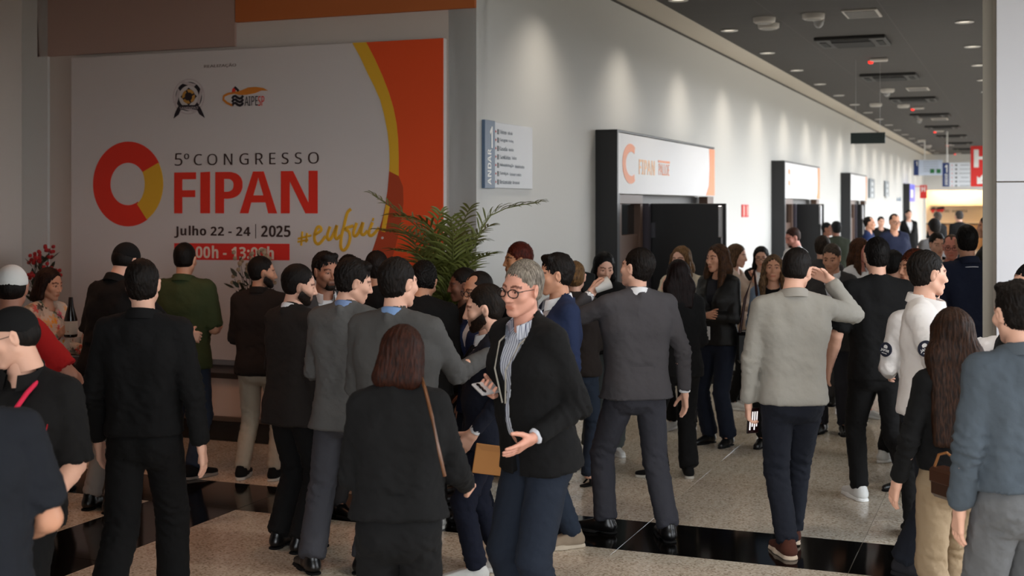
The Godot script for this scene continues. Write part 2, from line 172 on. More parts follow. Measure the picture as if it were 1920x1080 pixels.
	# ---- right side
	var np := {"at": [1812, 423, 9.9], "yaw": 186, "label": "tall man in a navy polo with a pale collar line seen from behind", "look": [-10, 2, 0], "sw": 1.1, "hair": [["short", Color(0.09, 0.07, 0.06)]], "top": {"kind": "tee", "col": Color(0.075, 0.095, 0.165), "collar": Color(0.10, 0.12, 0.19), "sleeve": 0.95, "arm": 1.15}, "leg": {"col": NAVY}, "arms": ["front", "front"], "skin": TAN, "shoe": B}
	person(np)
	piping(np, WHITE)
	person({"at": [1712, 470, 8.9], "yaw": -70, "sex": "f", "label": "person with curly auburn hair hidden behind the white chef jacket", "hair": [["curly", Color(0.40, 0.17, 0.08)]], "top": {"kind": "jacket", "col": INK}, "leg": {"col": INK}, "arms": ["down", "face"], "skin": TAN, "shoe": B})
	var ch := {"at": [1740, 471, 6.95], "yaw": 64, "label": "man in a white chef jacket with a round navy badge clapping in profile", "look": [33, 2, 0], "sw": 1.06, "fat": 1.12, "hair": [["short", Color(0.11, 0.08, 0.06)]], "top": {"kind": "jacket", "col": Color(0.84, 0.82, 0.81), "collar": Color(0.86, 0.84, 0.83), "open": 0.15, "hem": 0.50, "arm": 1.12}, "leg": {"col": Color(0.085, 0.10, 0.135), "w": 1.15, "wide": 0.3}, "arms": ["clap", [Vector3(0.28, -0.85, 0.30), Vector3(-0.35, 0.25, 1), Vector3(-1, 0, 0), "flat"]], "feet": [[0.05, 0.05, 0, 5], [0.05, -0.05, 0, 25]], "skin": PALE, "shoe": ["sneaker", Color(0.16, 0.16, 0.18), Color(0.14, 0.14, 0.15)]}
	person(ch)
	patch(ch, 1, 0.1)
	var c2 := {"at": [1740, 503, 7.7], "yaw": 168, "label": "second person in a white chef jacket mostly hidden behind the first", "look": [0, 6, 0], "sw": 1.12, "hair": [["short", DARKHAIR]], "top": {"kind": "jacket", "col": Color(0.84, 0.82, 0.81), "hem": 0.50, "arm": 1.1}, "leg": {"col": INK}, "arms": [[Vector3(0.22, -1, 0.05), Vector3(-0.1, -0.3, 1), Vector3(-1, 0, 0), "relax"], "front"], "skin": PALE, "shoe": DS}
	person(c2)
	patch(c2, 0, 1.0)
	var lh := {"at": [1785, 576, 5.75], "yaw": 190, "sex": "f", "label": "woman with very long brown hair, black top and beige trousers", "look": [-14, 6, 2], "hs": 1.12, "hair": [["verylong", Color(0.24, 0.145, 0.09)]], "top": {"kind": "sweater", "col": INK, "hem": 0.55}, "leg": {"col": Color(0.56, 0.48, 0.38), "w": 1.08}, "arms": [[Vector3(0.34, -1, -0.05), Vector3(0.05, -0.9, 0.4), Vector3(-1, 0, 0), "relax"], "front"], "feet": [[0.05, -0.10, 0.02, 5, 20], [0.05, 0.10, 0, 8]], "skin": PALE, "shoe": SN}
	person(lh)
	var hb := base("hand_bag", "small brown leather handbag beside the long haired woman", "bag", Transform3D(Basis(Vector3.UP, 0.35), px3(1779, 908, 5.45)))
	part(hb, "pouch", box(Vector3(0.085, 0.125, 0.16), 0.018), leather(Color(0.20, 0.115, 0.07)))
	part(hb, "flap", box(Vector3(0.09, 0.07, 0.165), 0.012), leather(Color(0.23, 0.13, 0.08))).position = Vector3(0, 0.03, 0)
	part(hb, "trim", tube([Vector3(0.044, -0.06, 0.075), Vector3(0.046, 0.0, 0.08), Vector3(0.044, 0.06, 0.075)], 0.006, 6), leather(Color(0.55, 0.36, 0.20)))
	part(hb, "strap", tube([Vector3(-0.02, 0.06, -0.07), Vector3(-0.02, 0.12, -0.04), Vector3(-0.01, 0.135, 0.0), Vector3(-0.01, 0.12, 0.04), Vector3(0, 0.06, 0.07)], 0.006, 8), leather(Color(0.55, 0.36, 0.20)))
	var ss := {"at": [1904, 529, 4.95], "yaw": 188, "label": "man in a slate grey shirt and grey trousers cut by the right edge", "look": [6, 6, 0], "sw": 1.02, "fat": 1.04, "hair": [["quiff", DARKHAIR]], "top": {"kind": "shirt", "col": Color(0.27, 0.30, 0.33), "collar": Color(0.30, 0.33, 0.36), "hem": 0.535, "arm": 1.12, "fold": 0.008, "cuff": true}, "leg": {"col": Color(0.36, 0.36, 0.365), "w": 1.2, "fold": 0.008}, "arms": [[Vector3(0.20, -1, -0.05), Vector3(0.02, -1, 0.22), Vector3(-1, 0, 0), "relax"], "down"], "skin": PALE, "shoe": B}
	person(ss)
	piping(ss, WHITE)
	person({"at": [1933, 494, 6.4], "yaw": -80, "label": "dark haired person just entering at the right edge above the slate shirt", "hair": [["short", INK]], "top": {"kind": "jacket", "col": INK}, "leg": {"col": INK}, "skin": PALE, "shoe": B})

# ------------------------------------------------------------------ small things worn
func lanyard(sp: Dictionary, col: Color, w: float, only: float) -> void:
	var k: Dictionary = sp.k
	var T: Transform3D = k.T
	var H: float = sp.H
	for s in [-1.0, 1.0]:
		if only != 0.0 and s != only and sp.top.kind == "suit":
			continue
		var pts := []
		for q in [Vector3(s * 0.020, 0.312, -0.050), Vector3(s * 0.043, 0.300, -0.012), Vector3(s * 0.040, 0.272, 0.050), Vector3(s * 0.022, 0.215, 0.088), Vector3(s * 0.006, 0.13, 0.090)]:
			var w2: Vector3 = q if sp.top.kind == "suit" else q * Vector3(1.15, 1.03, 1.22)
			pts.append(T * (w2 * H))
		part(sp.root, "lanyard", tube(pts, w * 0.6, 6), cloth(col))

func piping(sp: Dictionary, col: Color) -> void:
	var T: Transform3D = sp.k.T
	var pts := []
	for n in 17:
		var a := lerpf(0.75, TAU - 0.75, n / 16.0)
		var fr := 0.5 + 0.5 * cos(a)
		pts.append(T * (Vector3(sin(a) * 0.0515, 0.295 - 0.026 * fr, cos(a) * 0.0555 - 0.010 + fr * 0.012) * float(sp.H)))
	part(sp.root, "collar_piping", tube(pts, 0.0035, 6), cloth(col))

func badge(sp: Dictionary, at: Vector3, cord: Color) -> void:
	var T: Transform3D = sp.k.T
	var H: float = sp.H
	var o := part(sp.root, "badge", box(Vector3(0.085, 0.11, 0.004), 0.002), mat("paper", Color(0.78, 0.78, 0.78), 0.5))
	o.transform = T * Transform3D(Basis(), at * Vector3(H, H, 1))
	for y in [0.02, -0.01]:
		put(o, "print_line", box(Vector3(0.05, 0.012, 0.002)), mat("print", Color(0.15, 0.15, 0.16), 0.5), Vector3(-0.005, y, 0.003))

func strap(sp: Dictionary, s: float, col: Color) -> void:
	var k: Dictionary = sp.k
	var T: Transform3D = k.T
	var H: float = sp.H
	var pts := []
	for q in [Vector3(s * 0.050, 0.325, 0.03), Vector3(s * 0.056, 0.341, -0.015), Vector3(s * 0.066, 0.318, -0.062), Vector3(s * 0.084, 0.25, -0.094), Vector3(s * 0.102, 0.17, -0.102), Vector3(s * 0.115, 0.11, -0.095)]:
		pts.append(T * (q * H))
	part(sp.root, "bag_strap", tube(pts, 0.007, 8), leather(col))

func watch(sp: Dictionary, n: int) -> void:
	var k: Dictionary = sp.k
	var d: Vector3 = (k.wr[n] - k.el[n]).normalized()
	var o := part(sp.root, "watch", lathe([[0.027, -0.010], [0.033, -0.008], [0.033, 0.008], [0.027, 0.010]], 16), mat("steel", Color(0.75, 0.75, 0.76), 0.3, 0.8))
	var x := d.cross(Vector3(0.3, 0.2, 1)).normalized()
	o.transform = Transform3D(Basis(x, d, x.cross(d)), k.wr[n] - d * 0.004)

func patch(sp: Dictionary, n: int, back: float) -> void:
	var k: Dictionary = sp.k
	var H: float = sp.H
	var dir: Vector3 = (k.el[n] - k.sh[n]).normalized()
	var p: Vector3 = k.sh[n].lerp(k.el[n], 0.62)
	var z: Vector3 = (k.T.basis.x * (1.0 if n == 0 else -1.0) * 0.9 - k.T.basis.z * back)
	z = (z - dir * z.dot(dir)).normalized()
	var y := -dir
	var o := part(sp.root, "sleeve_badge", lathe([[0.0, 0.004], [0.040, 0.003], [0.044, 0.0], [0.040, -0.01]], 24), mat("patch", Color(0.07, 0.09, 0.17), 0.8))
	o.transform = Transform3D(Basis(y.cross(z), y, z) * Basis(Vector3.RIGHT, PI / 2), p + z * (0.0365 * H * 1.10 + 0.002))
	var face := Basis(Vector3.RIGHT, -PI / 2)
	var wm := mat("print", Color(0.85, 0.85, 0.85), 0.7)
	var l := lettering(o, "JAPER", wm, Vector2(-0.030, -0.016), Vector2(0.030, 0.002), 0.0, true)
	l.transform = Transform3D(face, Vector3(0, 0.0045, 0)) * l.transform
	var hat := part(o, "emblem", plate(PackedVector2Array([Vector2(-0.012, 0.008), Vector2(0.012, 0.008), Vector2(0.014, 0.020), Vector2(0.006, 0.028), Vector2(-0.006, 0.028), Vector2(-0.014, 0.020)]), 0.001), wm)
	hat.transform = Transform3D(face, Vector3(0, 0.0045, 0))
	var ul := part(o, "emblem_line", plate(PackedVector2Array([Vector2(-0.018, -0.025), Vector2(0.018, -0.025), Vector2(0.018, -0.021), Vector2(-0.018, -0.021)]), 0.001), wm)
	ul.transform = Transform3D(face, Vector3(0, 0.0045, 0))

func chest_word(sp: Dictionary, text: String, col: Color, at: Vector3, size: Vector2) -> void:
	var T: Transform3D = sp.k.T
	var H: float = sp.H
	var l := lettering(sp.root, text, cloth(col), Vector2(0, 0), size, 0.0)
	l.transform = T * Transform3D(Basis(Vector3.UP, 0.35) * Basis(Vector3(0, 0, 1), -0.12), at * H) * l.transform
# ------------------------------------------------------------------ heads, hair, hands, shoes (made once, shared)
var heads := {}
var hairs := {}
var hands := {}
var shoes := {}
var grain := FastNoiseLite.new()

func head_field(f: Field, female: bool, grown := 0.0) -> void:
	var w := 0.94 if female else 1.0
	var e := grown
	f.ball(Vector3(0, 0.03, -0.016), Vector3(0.075 + e, 0.088 + e, 0.094 + e), 0.01)
	f.ball(Vector3(0, -0.03, 0.018), Vector3(0.060 * w + e, 0.078 + e, 0.070 + e), 0.03)
	for s in [-1.0, 1.0]:
		f.slab(Vector3(s * 0.052 * w, -0.055, 0.0), Vector3(s * 0.018, -0.098, 0.058), 0.017 + e, 0.014 + e, 0.025)
		f.ball(Vector3(s * 0.042 * w, -0.022, 0.058), Vector3(0.024 + e, 0.022 + e, 0.022 + e), 0.02)
	f.ball(Vector3(0, -0.098, 0.064), Vector3(0.020 * w + e, 0.016 + e, 0.016 + e), 0.02)

func head_buf(female: bool, cell: float) -> Buf:
	var key := "%s%.4f" % [female, cell]
	if heads.has(key):
		return heads[key]
	var f := Field.new(Vector3(-0.1, -0.17, -0.125), Vector3(0.1, 0.13, 0.135), cell)
	head_field(f, female)
	f.slab(Vector3(-0.034, 0.021, 0.070), Vector3(0.034, 0.021, 0.070), 0.013 if not female else 0.009, 0.013 if not female else 0.009, 0.018)
	for s in [-1.0, 1.0]:
		f.ball(Vector3(s * 0.031, 0.002, 0.094), Vector3(0.018, 0.012, 0.014), 0.012, true)
		f.ball(Vector3(s * 0.031, 0.001, 0.072), Vector3(0.014, 0.010, 0.012), 0.004)
	f.slab(Vector3(0, 0.014, 0.080), Vector3(0, -0.034, 0.102), 0.008, 0.0115 if not female else 0.010, 0.012)
	for s in [-1.0, 1.0]:
		f.ball(Vector3(s * 0.0125, -0.038, 0.090), Vector3(0.009, 0.008, 0.010), 0.007)
	f.slab(Vector3(-0.018, -0.066, 0.074), Vector3(0.018, -0.066, 0.074), 0.009, 0.009, 0.008, 0.004, 0.004, Vector3(0, 0, 1))
	f.slab(Vector3(-0.015, -0.075, 0.073), Vector3(0.015, -0.075, 0.073), 0.009, 0.009, 0.006, 0.003, 0.003, Vector3(0, 0, 1))
	for s in [-1.0, 1.0]:
		f.slab(Vector3(0, -0.0715, 0.093), Vector3(s * 0.024, -0.0665, 0.087), 0.0025, 0.0028, 0.003, 0.0, 0.0, Vector3.RIGHT, false, true)
	for s in [-1.0, 1.0]:
		var turn := Basis.from_euler(Vector3(0.15, s * 0.35, s * -0.15))
		f.ball(Vector3(s * 0.077, -0.004, -0.008), Vector3(0.009, 0.033, 0.020), 0.006, false, turn)
		f.ball(Vector3(s * 0.088, -0.002, 0.0), Vector3(0.007, 0.017, 0.010), 0.006, true, turn)
	f.slab(Vector3(0, -0.04, -0.02), Vector3(0, -0.16, -0.032), 0.054 if not female else 0.045, 0.056 if not female else 0.047, 0.02)
	f.clip(Vector3(0, -0.15, 0), Vector3.DOWN)
	var b := f.surface()
	b.normals()
	b.c.resize(b.v.size())
	for q in b.v.size():
		var p := b.v[q]
		var col := Color(1, 1, 1)
		var ax := absf(p.x)
		if p.z > 0.05:
			var brow := absf(p.y - 0.021 - 0.006 * sin(clampf((ax - 0.012) / 0.04, 0, 1) * PI)) 
			if ax > 0.011 and ax < 0.052 and brow < 0.0055:
				col = Color(0.24, 0.18, 0.15)
			var lip := Vector2(p.x / 0.024, (p.y + 0.0705) / 0.0095)
			if lip.length() < 1.0 and p.z > 0.07:
				col = Color(0.80, 0.55, 0.50) if female else Color(0.86, 0.68, 0.63)
			var eye := Vector2((ax - 0.031) / 0.0135, (p.y - 0.0005) / 0.0056).length()
			if eye < 1.0:
				col = Color(0.88, 0.95, 0.98)
				if Vector2(ax - 0.031, p.y - 0.001).length() < 0.0066:
					col = Color(0.07, 0.045, 0.035)
			elif eye < 1.3 and p.y > 0.0:
				col = Color(0.35, 0.25, 0.22)
		b.c[q] = col
	heads[key] = b
	return b

func strands(b: Buf, amp: float, fx: float, fy: float, shade := 0.3) -> void:
	for q in b.v.size():
		var p := b.v[q]
		var a := atan2(p.x, -p.z + 0.02)
		var k := grain.get_noise_3d(a * fx * 10.0, p.y * fy, p.length() * fy + 7.0)
		b.v[q] = p + p.normalized() * (k * amp)
	b.normals()
	b.c.resize(b.v.size())
	for q in b.v.size():
		var p := b.v[q]
		var a := atan2(p.x, -p.z + 0.02)
		var k := grain.get_noise_3d(a * fx * 22.0, p.y * fy * 0.6, p.length() * fy * 0.5)
		b.c[q] = Color.WHITE * (1.0 - shade * (0.5 + k))
		b.c[q].a = 1.0

func hair_mesh(style: String, cell: float) -> ArrayMesh:
	var key := "%s%.4f" % [style, cell]
	if hairs.has(key):
		return hairs[key]
	var f := Field.new(Vector3(-0.15, -0.50 if style in ["long", "wavy", "long_blunt", "verylong"] else -0.16, -0.19), Vector3(0.15, 0.16, 0.14), cell)
	var amp := 0.004
	var fx := 1.0
	var fy := 18.0
	match style:
		"short", "fade", "receding", "quiff", "curly", "buzz", "braids":
			var up: float = {"short": 0.012, "fade": 0.010, "receding": 0.007, "quiff": 0.016, "curly": 0.020, "buzz": 0.004, "braids": 0.022}[style]
			f.ball(Vector3(0, 0.036, -0.022 - up * 0.35), Vector3(0.0765 + up * 0.42, 0.087 + up, 0.094 + up * 0.5), 0.01)
			f.ball(Vector3(0, -0.02, -0.040), Vector3(0.070 if style != "curly" else 0.085, 0.060 if style != "fade" else 0.050, 0.065 if style != "curly" else 0.08), 0.02)
			if style == "quiff":
				f.slab(Vector3(-0.035, 0.105, 0.045), Vector3(0.04, 0.108, 0.035), 0.024, 0.022, 0.02)
			var front: float = 0.094 if style != "receding" else 0.056
			f.clip(Vector3(0, 0.074, front), Vector3(0, -0.66, 0.75).normalized())
			f.clip(Vector3(0, -0.068, -0.06), Vector3(0, -1, 0.35).normalized())
			for s in [-1.0, 1.0]:
				f.ball(Vector3(s * 0.085, -0.006, 0.0), Vector3(0.024, 0.036, 0.026), 0.004, true)
				if style == "receding":
					f.ball(Vector3(s * 0.045, 0.10, 0.05), Vector3(0.034, 0.035, 0.045), 0.01, true)
			amp = {"short": 0.0065, "fade": 0.0035, "receding": 0.002, "quiff": 0.009, "curly": 0.013, "buzz": 0.001, "braids": 0.009}[style]
			fx = 1.4
			fy = 26.0
			if style in ["curly", "braids"]:
				fx = 3.0
				fy = 75.0 if style == "curly" else 40.0
		"long", "wavy", "bob", "long_blunt", "verylong":
			f.ball(Vector3(0, 0.034, -0.023), Vector3(0.081, 0.094, 0.101), 0.01)
			var low: float = {"long": -0.36, "wavy": -0.34, "bob": -0.10, "long_blunt": -0.24, "verylong": -0.46}[style]
			var wid := 0.042 if style == "long" else (0.075 if style in ["long_blunt", "verylong"] else 0.055)
			f.slab(Vector3(0, 0.03, -0.040), Vector3(0, -0.10, -0.062), 0.062, 0.052, 0.03, 0.022, wid)
			if style != "bob":
				f.slab(Vector3(0, -0.08, -0.060), Vector3(0, low, -0.105), 0.050, 0.022, 0.02, wid, wid * 1.05)
			for s in [-1.0, 1.0]:
				if style == "wavy":
					f.slab(Vector3(s * 0.072, 0.03, 0.012), Vector3(s * 0.092, -0.14, 0.030), 0.026, 0.034, 0.02)
					f.slab(Vector3(s * 0.092, -0.14, 0.030), Vector3(s * 0.085, -0.33, 0.075), 0.034, 0.016, 0.02)
				else:
					f.slab(Vector3(s * 0.068, 0.03, -0.004), Vector3(s * 0.080, -0.10, 0.0), 0.020, 0.022, 0.02)
					if style == "long":
						f.slab(Vector3(s * 0.082, -0.10, 0.004), Vector3(s * 0.085, -0.30, -0.03), 0.024, 0.012, 0.02)
			f.ball(Vector3(0, -0.016, 0.094), Vector3(0.066, 0.094, 0.082), 0.012, true)
			f.slab(Vector3(0, -0.06, 0.02), Vector3(0, -0.3, 0.06), 0.056, 0.07, 0.01, 0.0, 0.0, Vector3.RIGHT, false, true)
			amp = 0.006 if style != "wavy" else 0.010
			fx = 1.6
			fy = 7.0 if style != "wavy" else 16.0
		"bun", "tied":
			f.ball(Vector3(0, 0.035, -0.024), Vector3(0.079, 0.093, 0.099), 0.01)
			f.ball(Vector3(0, -0.015, -0.045), Vector3(0.070, 0.06, 0.066), 0.02)
			f.clip(Vector3(0, 0.074, 0.085), Vector3(0, -0.6, 0.8).normalized())
			f.clip(Vector3(0, -0.072, -0.06), Vector3(0, -1, 0.3).normalized())
			if style == "bun":
				f.ball(Vector3(0, 0.0, -0.122), Vector3(0.044, 0.042, 0.034), 0.01)
				f.ball(Vector3(0.012, 0.0, -0.150), Vector3(0.020, 0.018, 0.014), 0.004)
			else:
				f.slab(Vector3(0, 0.02, -0.11), Vector3(0, -0.20, -0.12), 0.028, 0.014, 0.02)
			for s in [-1.0, 1.0]:
				f.ball(Vector3(s * 0.085, -0.006, 0.0), Vector3(0.022, 0.034, 0.024), 0.004, true)
			amp = 0.005
			fx = 1.6
			fy = 12.0
		"cap":
			f.ball(Vector3(0, 0.030, -0.012), Vector3(0.085, 0.100, 0.103), 0.01)
			f.clip(Vector3(0, 0.022, 0.0), Vector3(0, -1, 0.10).normalized())
			f.slab(Vector3(-0.045, 0.034, 0.075), Vector3(0.045, 0.034, 0.075), 0.006, 0.006, 0.008, 0.055, 0.055, Vector3(0, -0.25, 1).normalized())
			amp = 0.0
		"beanie":
			f.ball(Vector3(0, 0.034, -0.014), Vector3(0.084, 0.094, 0.101), 0.01)
			f.clip(Vector3(0, 0.025, 0.0), Vector3(0, -1, 0.35).normalized())
			amp = 0.0
		"nape":
			f.ball(Vector3(0, 0.010, -0.022), Vector3(0.0785, 0.085, 0.094), 0.01)
			f.clip(Vector3(0, 0, 0.0), Vector3(0, 0.1, 1).normalized())
			f.clip(Vector3(0, -0.06, 0.0), Vector3(0, -1, 0.2).normalized())
			amp = 0.002
		"beard", "goatee":
			head_field(f, false, 0.0022)
			f.clip(Vector3(0, -0.050, 0.06), Vector3(0, 1, 0.62).normalized())
			f.clip(Vector3(0, 0, 0.006), Vector3(0, 0.25, -1).normalized())
			f.ball(Vector3(0, -0.071, 0.1), Vector3(0.017, 0.007, 0.03), 0.004, true)
			f.ball(Vector3(0, -0.040, 0.1), Vector3(0.016, 0.013, 0.03), 0.004, true)
			if style == "goatee":
				for s in [-1.0, 1.0]:
					f.ball(Vector3(s * 0.075, -0.06, 0.04), Vector3(0.045, 0.06, 0.06), 0.01, true)
			amp = 0.0022
			fy = 60.0
			fx = 2.0
	var b := f.surface()
	if amp > 0.0:
		strands(b, amp, fx, fy, 0.45)
	else:
		b.normals()
	hairs[key] = b.mesh()
	return hairs[key]

# wrist at the origin, fingers along -y, palm towards +z, thumb on the +x side (s = 1)
func hand_buf(pose: String, s: float, cell: float) -> Buf:
	var key := "%s%.0f%.4f" % [pose, s, cell]
	if hands.has(key):
		return hands[key]
	var f := Field.new(Vector3(-0.085, -0.22, -0.06), Vector3(0.085, 0.045, 0.12), cell)
	f.slab(Vector3(0, 0.03, 0), Vector3(0, -0.02, 0), 0.024, 0.018, 0.01, 0.004, 0.014)
	f.slab(Vector3(0, -0.02, 0.0), Vector3(0, -0.088, 0.002), 0.016, 0.0125, 0.012, 0.014, 0.029)
	var curl: float = {"relax": 0.32, "grip": 0.95, "flat": 0.06, "fist": 1.35, "spread": 0.18}[pose]
	var lens := [0.070, 0.078, 0.073, 0.058]
	for n in 4:
		var spread := 0.12 if pose == "spread" else 0.04
		var x := s * (0.030 - 0.0195 * n)
		var p := Vector3(x, -0.088 + (0.004 if n == 3 else 0.0), 0.002)
		var a := curl * (0.55 + 0.06 * n)
		var dir := Vector3(s * (1.5 - n) * spread, -cos(a), sin(a)).normalized()
		var l: float = lens[n]
		for seg in 3:
			var q: Vector3 = p + dir * l * [0.46, 0.30, 0.24][seg]
			f.slab(p, q, 0.0095 - 0.0008 * seg, 0.0088 - 0.0010 * seg, 0.003)
			p = q
			a += curl * [0.85, 0.6, 0.0][seg]
			dir = Vector3(dir.x * 0.6, -cos(a), sin(a)).normalized()
	var tp := Vector3(s * 0.020, -0.028, 0.006)
	var td := Vector3(s * 0.62, -0.62, 0.42) if pose != "flat" else Vector3(s * 0.62, -0.75, 0.15)
	if pose in ["grip", "fist"]:
		td = Vector3(s * 0.35, -0.62, 0.75)
	td = td.normalized()
	var t1 := tp + td * 0.045
	var t2 := t1 + (td + Vector3(0, -0.45, 0.1)).normalized() * 0.032
	var t3 := t2 + (td + Vector3(-s * 0.2, -0.8, 0.25)).normalized() * 0.024
	f.slab(tp, t1, 0.015, 0.0115, 0.010)
	f.slab(t1, t2, 0.0112, 0.0098, 0.003)
	f.slab(t2, t3, 0.0098, 0.0080, 0.003)
	var b := f.surface()
	b.normals()
	b.c.resize(b.v.size())
	b.c.fill(Color.WHITE)
	hands[key] = b
	return b

# ankle above the origin, sole on y = 0, toe along +z; returns [upper, sole]
func shoe_meshes(kind: String) -> Array:
	if shoes.has(kind):
		return shoes[kind]
	var out := []
	for part in 2:
		var f := Field.new(Vector3(-0.07, -0.03, -0.12), Vector3(0.07, 0.16, 0.24), 0.0065)
		var sole := 0.026 if kind == "sneaker" else 0.014
		var r := 0.040 if kind != "dress" else 0.036
		if part == 1:
			f.slab(Vector3(0, 0.0, -0.055), Vector3(0, 0.0, 0.06), r + 0.002, r + 0.005, 0.02)
			f.slab(Vector3(0, 0.0, 0.06), Vector3(0.004, 0.0, 0.155), r + 0.005, r - (0.008 if kind == "dress" else 0.003), 0.02)
			f.clip(Vector3(0, sole, 0), Vector3(0, 1, -0.05).normalized())
			f.clip(Vector3.ZERO, Vector3.DOWN)
			if kind == "dress" or kind == "boot":
				f.ball(Vector3(0, -0.004, 0.0), Vector3(0.08, 0.014, 0.035), 0.004, true)
		elif kind == "sandal":
			for z in [-0.02, 0.05, 0.10]:
				f.slab(Vector3(-0.042, 0.02, z), Vector3(0.0, 0.068 - z * 0.2, z + 0.02), 0.006, 0.006, 0.004, 0.007, 0.007, Vector3(0, 0, 1))
				f.slab(Vector3(0.042, 0.02, z), Vector3(0.0, 0.068 - z * 0.2, z + 0.02), 0.006, 0.006, 0.004, 0.007, 0.007, Vector3(0, 0, 1))
		else:
			f.slab(Vector3(0, 0.040, -0.055), Vector3(0, 0.046, 0.03), r - 0.002, r, 0.02)
			f.slab(Vector3(0, 0.046, 0.03), Vector3(0.003, 0.026, 0.155), r, r - (0.012 if kind == "dress" else 0.006), 0.02)
			if kind == "boot":
				f.slab(Vector3(0, 0.05, -0.03), Vector3(0, 0.13, -0.03), 0.045, 0.045, 0.02)
			elif kind != "flat":
				f.slab(Vector3(0, 0.05, -0.030), Vector3(0, 0.092, -0.034), 0.040, 0.038, 0.03)
			f.clip(Vector3(0, sole - 0.004, 0), Vector3(0, -1, 0))
			f.clip(Vector3(0, 0.096 if kind != "boot" else 0.14, -0.02), Vector3(0, 1, 0.25).normalized())
			if kind == "flat":
				f.clip(Vector3(0, 0.05, 0.02), Vector3(0, 1, 0.1).normalized())
		var b := f.surface()
		b.normals()
		out.append(b.mesh())
	shoes[kind] = out
	return out

# ------------------------------------------------------------------ whole people
const ARMS := {
	"down": [Vector3(0.11, -1, -0.04), Vector3(0.03, -1, 0.20), Vector3(-1, 0, 0), "relax"],
	"swing": [Vector3(0.16, -1, 0.22), Vector3(0.04, -1, 0.50), Vector3(-1, 0, 0), "relax"],
	"back": [Vector3(0.20, -1, -0.30), Vector3(0.06, -1, 0.05), Vector3(-1, 0, 0), "relax"],
	"front": [Vector3(0.15, -1, 0.10), Vector3(-0.25, -0.12, 1), Vector3(-0.7, 0.5, 0), "grip"],
	"belly": [Vector3(0.18, -1, 0.05), Vector3(-0.75, -0.18, 0.75), Vector3(-0.2, 0.2, -1), "relax"],
	"cross": [Vector3(0.20, -1, 0.22), Vector3(-1, 0.12, 0.62), Vector3(-0.2, -0.3, -1), "relax"],
	"reach": [Vector3(0.20, -0.55, 0.8), Vector3(-0.05, -0.05, 1), Vector3(-1, 0, 0), "relax"],
	"face": [Vector3(0.30, -1, 0.35), Vector3(-0.45, 1, 0.35), Vector3(-0.5, 0.1, -0.8), "grip"],
	"cup": [Vector3(0.85, -0.62, 0.10), Vector3(-0.48, 0.80, 0.42), Vector3(-0.75, 0.1, -0.5), "grip"],
	"head": [Vector3(0.92, -0.42, 0.10), Vector3(-0.80, 0.85, 0.10), Vector3(-0.9, -0.3, -0.1), "relax"],
	"hip": [Vector3(0.75, -0.8, -0.25), Vector3(-0.5, -0.6, 0.75), Vector3(-0.6, 0, -0.5), "relax"],
	"pocket": [Vector3(0.2, -1, -0.12), Vector3(-0.10, -1, 0.30), Vector3(-1, 0, 0), "relax"],
	"open": [Vector3(0.24, -1, 0.08), Vector3(0.15, -0.32, 1), Vector3(-0.6, 0.8, 0), "spread"],
	"phone": [Vector3(0.18, -1, 0.08), Vector3(0.02, -0.05, 1), Vector3(-0.2, 1, 0), "grip"],
	"clap": [Vector3(0.12, -0.66, 0.74), Vector3(-0.30, 0.30, 1), Vector3(-1, 0, 0), "flat"],
}

func ik(a: Vector3, c: Vector3, l1: float, l2: float, pole: Vector3) -> Vector3:
	var d := c - a
	var l := minf(d.length(), (l1 + l2) * 0.999)
	var x := (l1 * l1 - l2 * l2 + l * l) / (2.0 * l)
	var y := sqrt(maxf(l1 * l1 - x * x, 0.0))
	var u := d.normalized()
	var p := (pole - u * pole.dot(u)).normalized()
	return a + u * x + p * y

